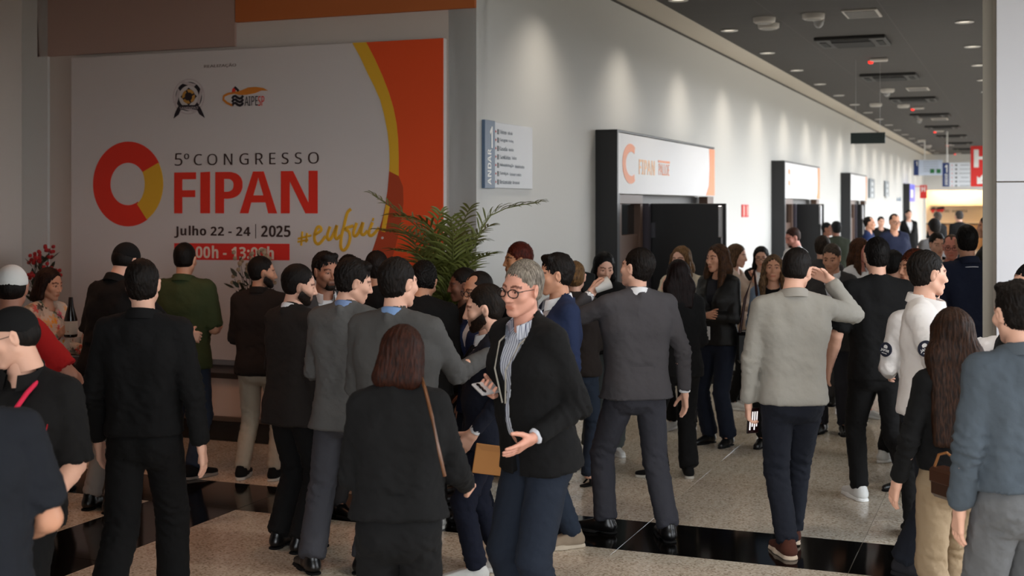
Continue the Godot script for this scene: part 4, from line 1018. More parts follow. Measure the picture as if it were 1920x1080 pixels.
func buffet() -> void:
	var u0 := 9.15
	var v0 := -8.5
	var v1 := -4.9
	var root := base("buffet_counter", "low counter with granite foot and dark top under the congress panel", "counter", fr((v0 + v1) * 0.5, 0, 9.38))
	var w := v1 - v0
	put(root, "granite_foot", box(Vector3(w, 0.17, 0.40), 0.004), granite(false, 3), Vector3(0, 0.085, 0.0))
	put(root, "ledge", box(Vector3(w, 0.035, 0.46), 0.004), mat("ledge", Color(0.30, 0.25, 0.21), 0.5), Vector3(0, 0.19, 0.0))
	put(root, "front_panel", box(Vector3(w, 0.33, 0.38), 0.004), mat("laminate", Color(0.72, 0.63, 0.57), 0.6), Vector3(0, 0.37, 0))
	put(root, "top", box(Vector3(w, 0.045, 0.48), 0.006), mat("dark_top", Color(0.09, 0.06, 0.05), 0.35), Vector3(0, 0.557, 0))
	flowers("flower_vase", "vase of thin dark sprigs with pale buds behind the man in green", FR * Vector3(-6.08, 0.58, -9.27), Color(0.60, 0.52, 0.42), 1.03, 4)
	flowers("flower_vase", "vase of red flowers at the left edge behind the white cap", FR * Vector3(-8.3, 0.58, -9.27), Color(0.62, 0.10, 0.10), 1.05, 9)
	# breads in a basket
	var bk := base("bread_basket", "small basket of rolls on the dark counter top between green and dark shirts", "basket", FR * Transform3D(Basis(), Vector3(-5.35, 0.58, -9.35)))
	part(bk, "basket", lathe([[0.0, 0.0], [0.12, 0.0], [0.16, 0.09], [0.165, 0.10], [0.15, 0.09], [0.11, 0.02], [0.0, 0.015]], 20), mat("wicker", Color(0.34, 0.22, 0.12), 0.8))
	for n in 5:
		var f := lathe([[0.0, -0.03], [0.035, -0.022], [0.045, 0.0], [0.033, 0.026], [0.0, 0.034]], 12)
		tag_roll(f, n)
	# the near coffee table
	var tc := px3(150, 700, 10.2) * Vector3(1, 0, 1)
	var t := base("coffee_table", "small dark table with cups beyond the red shirt, before the low counter", "table", Transform3D(Basis(Vector3.UP, -TURN), tc))
	part(t, "top", box(Vector3(1.0, 0.035, 0.42), 0.01), mat("dark_top", Color(0.09, 0.06, 0.05), 0.35)).position.y = 0.845
	for x in [-0.45, 0.45]:
		for z in [-0.17, 0.17]:
			part(t, "leg", box(Vector3(0.035, 0.83, 0.035), 0.004), mat("dark_metal", Color(0.12, 0.06, 0.05), 0.4)).position = Vector3(x, 0.415, z)
	var cup := lathe([[0.0, 0.0], [0.028, 0.0], [0.038, 0.09], [0.040, 0.092], [0.036, 0.088], [0.026, 0.006], [0.0, 0.006]], 16)
	for n in 4:
		var c := base("paper_cup", ["white paper cup on the coffee table, leftmost", "white paper cup on the coffee table, second from left", "white paper cup on the coffee table, third from left", "white paper cup on the coffee table, rightmost"][n], "cup", Transform3D(Basis(), tc + Vector3(-0.02 + n * 0.085, 0.8625, 0.02 + n * 0.033)), "paper cups on the coffee table")
		part(c, "cup", cup, mat("paper", Color(0.85, 0.84, 0.82), 0.7))
	var nb := base("napkin_box", "white napkin box at the left end of the coffee table", "box", Transform3D(Basis(Vector3.UP, 0.3), tc + Vector3(-0.02, 0.8625, -0.13)))
	part(nb, "box", box(Vector3(0.10, 0.13, 0.10), 0.008), mat("paper", Color(0.85, 0.84, 0.82), 0.7)).position.y = 0.065
	part(nb, "napkin", plate(PackedVector2Array([Vector2(-0.03, 0), Vector2(0.03, 0), Vector2(0.02, 0.05), Vector2(-0.01, 0.06)]), 0.004), mat("paper", Color(0.85, 0.84, 0.82), 0.7)).position.y = 0.13
	var post := base("slim_stand", "thin dark stand rising from the coffee table beside the floral blouse", "stand", Transform3D(Basis(), tc + Vector3(-0.20, 0.8625, -0.10)))
	part(post, "foot", lathe([[0.0, 0.012], [0.05, 0.008], [0.055, 0.0]], 16), mat("dark_metal", Color(0.12, 0.06, 0.05), 0.4))
	part(post, "rod", tube([Vector3.ZERO, Vector3(0, 0.26, 0)], 0.008, 8), mat("dark_metal", Color(0.12, 0.06, 0.05), 0.4))

func tag_roll(f: ArrayMesh, n: int) -> void:
	var o := base("bread_roll", ["leftmost bread roll in the small basket", "second bread roll from the left in the basket", "topmost bread roll in the small basket", "fourth bread roll from the left in the basket", "rightmost bread roll in the small basket"][n], "bread", FR * Transform3D(Basis(), Vector3(-5.35 + 0.055 * cos(n * TAU / 4.0) * (0.0 if n == 2 else 1.0), 0.655 + (0.05 if n == 2 else 0.0), -9.35 + 0.055 * sin((n if n < 2 else n - 1) * TAU / 4.0) * (0.0 if n == 2 else 1.0))), "rolls in the basket")
	part(o, "crust", f, mat("bread", Color(0.55, 0.34, 0.16), 0.7))

func desk() -> void:
	var root := base("reception_desk", "white reception desk with a black foot behind the leather jacket", "desk", fr(-3.35, 0, 15.2))
	var white := mat("laminate", Color(0.82, 0.82, 0.81), 0.4)
	put(root, "body", box(Vector3(0.95, 0.92, 0.55), 0.01), white, Vector3(0, 0.50, 0))
	put(root, "foot", box(Vector3(1.0, 0.06, 0.6), 0.004), mat("black_foot", Color(0.03, 0.03, 0.03), 0.5), Vector3(0, 0.03, 0))
	put(root, "top", box(Vector3(1.05, 0.05, 0.62), 0.008), mat("black_top", Color(0.06, 0.06, 0.065), 0.4), Vector3(0, 0.985, 0))
	put(root, "shelf", box(Vector3(0.9, 0.02, 0.03), 0.004), mat("shelf_edge", Color(0.55, 0.45, 0.36), 0.5), Vector3(0, 0.35, 0.285))
	# tablet on its own stand
	var t := base("tablet_stand", "black tablet on a stand beside the blond bun", "tablet", Transform3D(Basis(Vector3.UP, 0.6), px3(1104, 560, 9.9) * Vector3(1, 0, 1)))
	put(t, "base_plate", lathe([[0.0, 0.02], [0.16, 0.015], [0.17, 0.0]], 20), mat("dark_metal", Color(0.08, 0.08, 0.08), 0.4), Vector3.ZERO)
	put(t, "pole", tube([Vector3(0, 0.01, 0), Vector3(0, 1.33, 0)], 0.018, 10), mat("dark_metal", Color(0.08, 0.08, 0.08), 0.4), Vector3.ZERO)
	var tb := put(t, "tablet", box(Vector3(0.115, 0.165, 0.012), 0.004), mat("black_plastic", Color(0.03, 0.03, 0.03), 0.3), Vector3(0, 1.40, 0), Vector3(-0.35, 0, -0.25))
	put(tb, "screen", box(Vector3(0.10, 0.148, 0.002)), mat("screen", Color(0.10, 0.11, 0.12), 0.15), Vector3(0, 0, 0.0075))

# a thing carried in the hand n of person sp: at is in the hand's own axes
func held(sp: Dictionary, n: int, called: String, label: String, category: String, at := Transform3D()) -> Node3D:
	var k: Dictionary = sp.k
	var root: Node3D = sp.root
	return base(called, label, category, root.transform * Transform3D(k.hb[n] * Basis.from_scale(Vector3.ONE), k.wr[n]) * at)

func phone(o: Node3D, col: Color, screen: Color, lit := false) -> void:
	part(o, "case", box(Vector3(0.076, 0.155, 0.010), 0.004), mat("phone_case", col, 0.35))
	var m := mat("phone_screen", screen, 0.12)
	put(o, "screen", box(Vector3(0.068, 0.146, 0.002), 0.0), m, Vector3(0, 0, 0.0055))
	if lit:
		var g := mat("phone_light", Color(0.85, 0.85, 0.85), 0.4)
		g.emission_enabled = true
		g.emission = Color(1, 0.95, 0.95)
		g.emission_energy_multiplier = 0.6
		for q in 4:
			put(o, "screen_line", box(Vector3(0.008, 0.11 - 0.02 * (q % 2), 0.001)), g, Vector3(-0.022 + q * 0.014, 0.01 * (q % 2), 0.0070))
# ------------------------------------------------------------------ the place
const CEIL := 4.24
const WALL_U := 9.64
const WALL_V := -4.16

func noise_tex(seed_at: int, freq: float, ramp: Array, cellular := false, size := 512) -> NoiseTexture2D:
	var n := FastNoiseLite.new()
	n.seed = seed_at
	n.frequency = freq
	n.fractal_octaves = 3
	if cellular:
		n.noise_type = FastNoiseLite.TYPE_CELLULAR
		n.cellular_return_type = FastNoiseLite.RETURN_CELL_VALUE
		n.fractal_type = FastNoiseLite.FRACTAL_NONE
	var g := Gradient.new()
	var offs := PackedFloat32Array()
	var cols := PackedColorArray()
	for r in ramp:
		offs.append(r[0])
		cols.append(r[1])
	g.offsets = offs
	g.colors = cols
	var t := NoiseTexture2D.new()
	t.width = size
	t.height = size
	t.seamless = true
	t.noise = n
	t.color_ramp = g
	return t

func granite(pale: bool, variant: int) -> StandardMaterial3D:
	var m := StandardMaterial3D.new()
	m.resource_name = "granite"
	var t := 0.97 + 0.02 * variant
	if pale:
		m.albedo_texture = noise_tex(11, 0.09, [[0.0, Color(0.58, 0.53, 0.46)], [0.2, Color(0.73, 0.68, 0.61)], [0.5, Color(0.80, 0.755, 0.69)], [0.8, Color(0.84, 0.80, 0.74)], [1.0, Color(0.72, 0.66, 0.58)]], true) if not mats.has("granite_pale") else mats.granite_pale
		mats.granite_pale = m.albedo_texture
		m.albedo_color = Color(t, t, t)
	else:
		m.albedo_texture = noise_tex(12, 0.12, [[0.0, Color(0.02, 0.018, 0.016)], [0.85, Color(0.045, 0.04, 0.036)], [1.0, Color(0.12, 0.10, 0.08)]], true) if not mats.has("granite_dark") else mats.granite_dark
		mats.granite_dark = m.albedo_texture
		m.albedo_color = Color(t, t, t)
	m.uv1_triplanar = true
	m.uv1_scale = Vector3.ONE * 1.9
	m.uv1_offset = Vector3(0.37, 0.0, 0.61) * variant
	m.roughness = 0.13 if pale else 0.09
	m.metallic_specular = 0.5
	return m

func room() -> void:
	var white := mat("painted_wall", Color(0.80, 0.80, 0.79), 0.75)
	var warm := mat("painted_wall", Color(0.78, 0.74, 0.71), 0.75)
	var grout := mat("grout", Color(0.42, 0.38, 0.33), 0.6)
	# floor: a bed with its tiles, a dark band one tile wide along the two walls
	var fl := slabs("floor", -9.2, 3.3, -0.2, -0.003, -1.7, 62.0, grout)
	var pale := [granite(true, 0), granite(true, 1), granite(true, 2)]
	var dark := [granite(false, 0), granite(false, 1)]
	var us := []
	var u := 7.14
	us.append([u, u + 0.69, true])
	var lo := u
	while lo > -1.6:
		us.append([lo - 1.31, lo, false])
		lo -= 1.31
	var hi := u + 0.69
	while hi < 27.0:
		us.append([hi, hi + 1.31, false])
		hi += 1.31
	var vs := [[-5.49, -4.80, true]]
	lo = -5.49
	while lo > -9.2:
		vs.append([lo - 1.31, lo, false])
		lo -= 1.31
	hi = -4.80
	while hi < 3.0:
		vs.append([hi, hi + 1.305, false])
		hi += 1.305
	var meshes := {}
	var count := 0
	for a in us:
		for b in vs:
			if a[0] > WALL_U + 0.05 and b[1] < WALL_V - 0.05:
				continue
			if a[0] > 9.7 and b[0] > 0.6:
				continue
			var size := Vector3(b[1] - b[0] - 0.003, 0.02, a[1] - a[0] - 0.003)
			var key := str(size)
			if not meshes.has(key):
				meshes[key] = box(size, 0.001)
			var isdark: bool = (a[2] and b[1] > -5.5) or (b[2] and a[0] < 7.5)
			count += 1
			var o := part(fl, "tile", meshes[key], dark[count % 2] if isdark else pale[count % 3])
			o.position = Vector3((b[0] + b[1]) * 0.5 + 2.95, 0.0915, -(a[0] + a[1]) * 0.5 + 30.15)
	var far := slabs("floor_far", WALL_V, 0.5, -0.003, 0.0015, hi if false else 27.5, 62.0, pale[0])
	# walls
	slabs("wall_front", -9.3, WALL_V, 0.0, CEIL, WALL_U, WALL_U + 0.25, warm)
	slabs("wall_corridor", WALL_V - 0.25, WALL_V, 0.0, CEIL, WALL_U + 0.25, 60.4, white)
	slabs("wall_corner", WALL_V - 0.25, WALL_V, 0.0, CEIL, WALL_U, WALL_U + 0.25, white)
	slabs("wall_left", -9.2, -8.86, 0.0, CEIL, -1.7, WALL_U, warm)
	slabs("trim_corner", -8.86, -8.55, 0.0, CEIL, WALL_U - 0.03, WALL_U, white)
	var alu := mat("aluminium", Color(0.35, 0.35, 0.36), 0.4)
	slabs("wall_passage", 0.5, 0.75, 0.0, CEIL, 10.2, 15.0, white)
	slabs("wall_passage_unseen_base", 0.5, 0.75, 0.0, 0.25, 15.0, 60.4, white)
	slabs("wall_passage_unseen_head", 0.5, 0.75, 3.8, CEIL, 15.0, 60.4, white)  # glazed opening out of view, placed to light the far corridor
	for n in 16:
		slabs("trim_passage_unseen_mullion", 0.55, 0.70, 0.25, 3.8, 15.0 + n * 3.0, 15.12 + n * 3.0, alu)
	slabs("wall_lobby", 0.7, 3.3, 0.0, CEIL, 9.9, 10.2, white)
	slabs("wall_unseen_glazed_near", 3.0, 3.3, 0.0, CEIL, -1.7, 3.5, white)
	slabs("wall_unseen_glazed_base", 3.0, 3.3, 0.0, 0.25, 3.5, 9.9, white)
	slabs("wall_unseen_glazed_head", 3.0, 3.3, 3.9, CEIL, 3.5, 9.9, white)  # glazing out of view, placed to light the right side
	for n in 3:
		slabs("trim_unseen_mullion", 3.05, 3.2, 0.25, 3.9, 3.5 + n * 3.1, 3.62 + n * 3.1, alu)
	slabs("wall_added_shade", -4.05, -3.8, 0.0, CEIL, -1.4, 3.3, white)  # added out of view to shade the left side
	slabs("wall_back", -9.2, -2.6, 0.0, CEIL, -1.7, -1.4, white)
	slabs("wall_unseen_back_base", -2.6, 3.3, 0.0, 0.12, -1.7, -1.4, white)
	slabs("wall_unseen_back_head", -2.6, 3.3, 3.95, CEIL, -1.7, -1.4, white)  # glazing behind the camera, set close to light pillar and panel
	for n in 3:
		slabs("trim_unseen_back_mullion", -2.6 + n * 2.75, -2.5 + n * 2.75, 0.12, 3.95, -1.65, -1.5, alu)
	# ceilings: dark boards over the passage, a pale border along its wall
	var cm := StandardMaterial3D.new()
	cm.resource_name = "ceiling_board"
	var im := Image.create(256, 256, false, Image.FORMAT_RGB8)
	im.fill(Color(0.235, 0.22, 0.215))
	im.fill_rect(Rect2i(0, 0, 256, 2), Color(0.30, 0.285, 0.28))
	im.fill_rect(Rect2i(0, 0, 2, 256), Color(0.30, 0.285, 0.28))
	cm.albedo_texture = ImageTexture.create_from_image(im)
	cm.uv1_triplanar = true
	cm.uv1_scale = Vector3.ONE / 1.25
	cm.roughness = 0.85
	slabs("ceiling", -3.74, 0.75, CEIL, CEIL + 0.2, 2.0, 60.4, cm)
	slabs("ceiling_border", WALL_V - 0.3, -3.74, CEIL + 0.005, CEIL + 0.2, 2.0, 60.4, mat("plaster", Color(0.78, 0.75, 0.70), 0.8))
	slabs("trim_groove_shade", WALL_V, WALL_V + 0.012, CEIL - 0.02, CEIL + 0.005, WALL_U, 60.0, mat("groove_shade", Color(0.30, 0.29, 0.28), 0.9))  # solid dark strip, painted for the shade in the wall-top groove
	slabs("ceiling_lobby", -9.3, WALL_V - 0.3, CEIL, CEIL + 0.2, -1.7, 10.0, mat("plaster", Color(0.52, 0.48, 0.44), 0.8))
	slabs("ceiling_entrance", WALL_V - 0.3, 3.3, CEIL, CEIL + 0.2, -1.7, 2.0, mat("plaster", Color(0.55, 0.54, 0.52), 0.8))
	slabs("ceiling_side", 0.75, 3.3, CEIL, CEIL + 0.2, 2.0, 10.3, mat("plaster", Color(0.55, 0.54, 0.52), 0.8))
	# bands above the congress panel
	var c0 := on_cross(441, 43, 9.60)
	var c1 := on_cross(893, 12, 9.60)
	slabs("trim_orange_band", c0.x, WALL_V, (c0.y + c1.y) * 0.5, CEIL - 0.01, 9.60, WALL_U, mat("fabric", Color(0.72, 0.40, 0.20), 0.9))
	c0 = on_cross(70, 108, 9.61)
	c1 = on_cross(440, 90, 9.61)
	slabs("trim_rose_band", c0.x, c1.x, 3.40, CEIL - 0.01, 9.61, WALL_U, mat("fabric", Color(0.66, 0.55, 0.51), 0.9))
	# the pillar at the right
	var p0 := on_cross(1868, 384, 8.9)
	var pw := 1.35
	var pil := slabs("wall_pillar", p0.x - 0.02, p0.x + pw, 0.0, CEIL, 8.94, 9.24, mat("edge", Color(0.60, 0.56, 0.51), 0.6))
	var seam := on_cross(1890, 341, 8.9).y
	var clad := mat("cladding", Color(0.84, 0.84, 0.86), 0.45)
	for r in [[0.0, seam - 0.004], [seam + 0.004, CEIL]]:
		var o := part(pil, "panel", box(Vector3(pw, r[1] - r[0], 0.04), 0.003), clad)
		o.position = Vector3(0.01, (r[0] + r[1]) * 0.5 - CEIL * 0.5, 0.17)
	slabs("trim_pillar", p0.x - 0.085, p0.x - 0.012, 0.0, CEIL, 8.96, 9.04, mat("edge", Color(0.55, 0.52, 0.47), 0.5))

func panel() -> void:
	var u := 9.56
	var P := func(px: float, py: float) -> Vector2: return on_cross(px, py, u)
	var lt: Vector2 = P.call(133, 108)
	var rt: Vector2 = P.call(832, 71)
	var top := (lt.y + rt.y) * 0.5
	var low := 0.63
	var root := base("congress_panel", "large white printed event panel with orange right side reading 5º CONGRESSO FIPAN", "sign", FR * Transform3D(Basis(), Vector3(0, 0, -u)))
	put(root, "board", box(Vector3(rt.x - lt.x, top - low, 0.06), 0.004), mat("print", Color(0.80, 0.77, 0.76), 0.6), Vector3((lt.x + rt.x) * 0.5, (top + low) * 0.5, -0.031))
	var orange := mat("print", Color(0.88, 0.30, 0.10), 0.6)
	var yellow := mat("print", Color(0.86, 0.66, 0.15), 0.6)
	var deep := mat("print", Color(0.66, 0.24, 0.10), 0.6)
	var red := mat("print", Color(0.86, 0.17, 0.09), 0.6)
	var ink := mat("print", Color(0.20, 0.12, 0.10), 0.6)
	var px := func(list: Array) -> PackedVector2Array:
		var o := PackedVector2Array()
		for q in list:
			var p: Vector2 = P.call(q[0], q[1])
			p.y = minf(p.y, top - 0.002)
			p.x = minf(p.x, rt.x - 0.002)
			p.y = maxf(p.y, low + 0.002)
			o.append(p)
		return o
	part(root, "orange_field", plate(px.call([[687, 70], [703, 110], [717, 141], [729, 172], [738, 202], [744, 232], [747, 262], [748, 296], [748, 330], [745, 356], [738, 390], [726, 430], [712, 471], [690, 520], [640, 600], [600, 640], [600, 900], [834, 900], [834, 60]]), 0.003), orange)
	part(root, "yellow_arc", plate(px.call([[661, 75], [676, 108], [689, 136], [702, 162], [713, 187], [721, 217], [727, 248], [730, 275], [731, 300], [730, 321], [748, 330], [748, 296], [747, 262], [744, 232], [738, 202], [729, 172], [717, 141], [703, 110], [687, 75]]), 0.004), yellow)
	part(root, "dark_arc", plate(px.call([[730, 321], [727, 356], [723, 384], [717, 412], [708, 442], [698, 471], [680, 515], [640, 580], [700, 580], [722, 520], [740, 470], [752, 420], [757, 380], [756, 350], [748, 330]]), 0.004), deep)  # dark orange band of the print itself
	# ring emblem
	var c: Vector2 = P.call(240, 345)
	var rx: float = (P.call(306, 345) - P.call(174, 345)).x * 0.5
	var ry: float = (P.call(240, 266) - P.call(240, 425)).y * 0.5
	var r := Vector2(rx, ry)
	part(root, "red_ring", plate(ring2(c, r, 0.50, TAU - 0.98, r * Vector2(0.50, 0.50), c + Vector2(0, 0), 60), 0.003), red)
	part(root, "yellow_ring", plate(ring2(c, r * 0.99, -1.0, 0.52, r * Vector2(0.48, 0.56), c, 30), 0.004), yellow)
	var L := func(text: String, m: Material, x0: float, y0: float, x1: float, y1: float, bold := false, z := 0.003) -> void:
		var a: Vector2 = P.call(x0, y1)
		var b: Vector2 = P.call(x1, y0)
		lettering(root, text, m, a, b, z, bold)
	L.call("5º", ink, 328, 287, 355, 311)
	L.call("C O N G R E S S O", ink, 364, 285, 598, 310)
	L.call("F", red, 327, 323, 368, 400, true)
	part(root, "lettering", plate(px.call([[376, 323], [394, 322], [394, 400], [376, 400]]), 0.003), red)
	L.call("P", red, 404, 322, 455, 400, true)
	L.call("A", red, 450, 321, 520, 400, true)
	L.call("N", red, 527, 320, 596, 400, true)
	L.call("Julho 22 - 24", ink, 327, 424, 470, 446, true)
	L.call("2025", ink, 490, 423, 545, 444, true)
	part(root, "rule", plate(px.call([[479, 420], [480, 420], [480, 447], [479, 447]]), 0.003), ink)
	part(root, "hours_strip", plate(px.call([[327, 456], [543, 457], [543, 488], [327, 487]]), 0.003), mat("print", Color(0.85, 0.16, 0.12), 0.6))
	L.call("09:00h - 13:00h", mat("print", Color(0.88, 0.80, 0.74), 0.6), 333, 462, 514, 483, true, 0.005)
	L.call("REALIZAÇÃO", mat("print", Color(0.45, 0.38, 0.36), 0.6), 383, 118, 443, 129)
	# round emblem with a ribbon
	var e := Node3D.new()
	e.name = "round_emblem"
	root.add_child(e, true)
	var navy := mat("print", Color(0.09, 0.06, 0.10), 0.6)
	var paper := mat("print", Color(0.74, 0.69, 0.69), 0.6)
	var gold := mat("print", Color(0.72, 0.52, 0.22), 0.6)
	var ec: Vector2 = P.call(354, 181)
	var er := Vector2((P.call(384, 181) - P.call(324, 181)).x * 0.5, (P.call(354, 147) - P.call(354, 214)).y * 0.5)
	part(e, "disc", plate(ring2(ec, er, 0.0, TAU - 0.001, er * 0.93, ec, 40), 0.003), paper)
	part(e, "outer_ring", plate(ring2(ec, er * 0.82, 0.0, TAU - 0.001, er * 0.62, ec, 40), 0.003), navy)
	for n in 4:
		var a := n * PI / 2.0 + 0.5
		var d := Vector2(cos(a), sin(a))
		var m := Vector2(-d.y, d.x)
		part(e, "white_bar", plate(PackedVector2Array([ec + (d * 0.95 + m * 0.1) * er, ec + (d * 0.95 - m * 0.12) * er, ec + (d * 0.35 - m * 0.75) * er, ec + (d * 0.30 - m * 0.52) * er]), 0.0045), paper)
		part(e, "gold_petal", plate(ring2(ec, er * 0.40, a, a + 1.35, er * 0.20, ec + d * er * 0.05, 8), 0.005), gold)
	part(e, "core", plate(PackedVector2Array([ec + Vector2(0.5, 0) * er, ec + Vector2(0, 0.5) * er, ec + Vector2(-0.5, 0) * er, ec + Vector2(0, -0.5) * er]), 0.004), navy)
	part(e, "ribbon", plate(px.call([[334, 200], [345, 197], [365, 197], [376, 200], [374, 207], [355, 204], [335, 207]]), 0.006), navy)
	part(e, "ribbon_tail", plate(px.call([[333, 202], [340, 204], [335, 215], [326, 222], [328, 214]]), 0.005), navy)
	part(e, "ribbon_tail", plate(px.call([[376, 202], [369, 204], [374, 214], [384, 221], [381, 213]]), 0.005), navy)
	lettering(e, "SAMPAPAO", paper, P.call(338, 205.5), P.call(372, 199.5), 0.007)
	# wheat emblem
	var w := Node3D.new()
	w.name = "wheat_emblem"
	root.add_child(w, true)
	var wheat := mat("print", Color(0.80, 0.48, 0.14), 0.6)
	part(w, "loop", ribbon(px.call([[436, 198], [426, 193], [419, 187], [420, 180], [428, 176], [440, 174], [452, 172]]), 0.02, 0.004), wheat)
	part(w, "ear", plate(px.call([[440, 176], [452, 170], [466, 164], [480, 163], [494, 165], [503, 170], [490, 170], [478, 175], [462, 178], [448, 178]]), 0.005), wheat)
	part(w, "red_quarter", plate(px.call([[435, 174], [436, 167], [440, 163], [442, 169], [441, 174]]), 0.004), red)
	for n in 3:
		var y := 181.0 + n * 6.5
		part(w, "wave", ribbon(px.call([[435.5, y + 4], [438, y], [441.5, y - 1], [446, y + 2.5], [450, y + 4], [454, y + 2], [456, y - 2]]), 0.022, 0.004), navy)
	part(w, "slash", ribbon(px.call([[440, 163.5], [444, 167], [448, 171]]), 0.02, 0.0045), navy)
	lettering(w, "AIPE", navy, P.call(459, 198.5), P.call(484, 180), 0.004)
	lettering(w, "SP", red, P.call(484.5, 198.5), P.call(496, 180), 0.004)
	# handwriting
	var hand := Node3D.new()
	hand.name = "handwriting"
	root.add_child(hand, true)
	var Z := func(list: Array) -> PackedVector2Array:
		var raw := []
		for q in list:
			raw.append(P.call(540.0 + q[0] / 9.0, 370.0 + q[1] / 9.0))
		var o := PackedVector2Array()
		for q in raw.size() - 1:
			var a: Vector2 = raw[maxi(q - 1, 0)]
			var b: Vector2 = raw[mini(q + 2, raw.size() - 1)]
			for s in 5:
				o.append((raw[q] as Vector2).cubic_interpolate(raw[q + 1], a, b, s / 5.0))
		o.append(raw[-1])
		return o
	var strokes := [
		[[245, 575], [225, 815]], [[325, 600], [310, 760]], [[170, 700], [400, 640]], [[165, 750], [345, 715]],
		[[455, 630], [560, 560], [540, 497], [490, 520], [450, 640], [460, 745], [510, 788], [570, 745], [640, 650]],
		[[715, 490], [668, 640], [690, 715], [745, 670], [830, 470]], [[830, 470], [802, 650], [830, 700], [890, 640]],
		[[1070, 195], [1000, 270], [950, 480], [900, 690], [898, 850], [945, 892], [1012, 820], [1050, 690], [1030, 580], [965, 530], [1110, 480]],
		[[1165, 430], [1108, 590], [1132, 655], [1195, 595], [1270, 420]], [[1270, 420], [1238, 590], [1280, 632], [1350, 560]],
		[[1430, 420], [1368, 590], [1400, 648], [1465, 605], [1540, 510]], [[1425, 368], [1455, 378]],
		[[1690, 130], [1655, 330], [1608, 580]],
	]
	for n in strokes.size():
		part(hand, "stroke", ribbon(Z.call(strokes[n]), 0.018 if n < 4 else (0.026 if n < 12 else 0.04), 0.006), yellow)
	part(hand, "dot", plate(ring2(P.call(717.5, 446), Vector2(0.011, 0.011), 0, TAU - 0.001, Vector2(0.001, 0.001), P.call(717.5, 446), 12), 0.006), paper)

func ribbon(pts: PackedVector2Array, w: float, z: float) -> ArrayMesh:
	var b := Buf.new()
	for q in pts.size():
		var d: Vector2 = (pts[mini(q + 1, pts.size() - 1)] - pts[maxi(q - 1, 0)]).normalized()
		var n := Vector2(-d.y, d.x) * w * 0.5
		for e in [[n, 0.0], [n, z], [-n, z], [-n, 0.0]]:
			b.v.append(Vector3(pts[q].x + e[0].x, pts[q].y + e[0].y, e[1]))
	for q in pts.size() - 1:
		for r in 3:
			var a := q * 4 + r
			b.i.append_array(PackedInt32Array([a, a + 4, a + 1, a + 1, a + 4, a + 5]))
	b.normals()
	return b.mesh()

func side_base(called: String, label: String, category: String, v: float, group := "") -> Node3D:   # on a wall along the corridor: x = along, y = up, z = out
	return base(called, label, category, FR * Transform3D(Basis(Vector3.UP, PI / 2), Vector3(v, 0, 0)), group)

func cross_base(called: String, label: String, category: String, u: float, group := "") -> Node3D:
	return base(called, label, category, FR * Transform3D(Basis(), Vector3(0, 0, -u)), group)

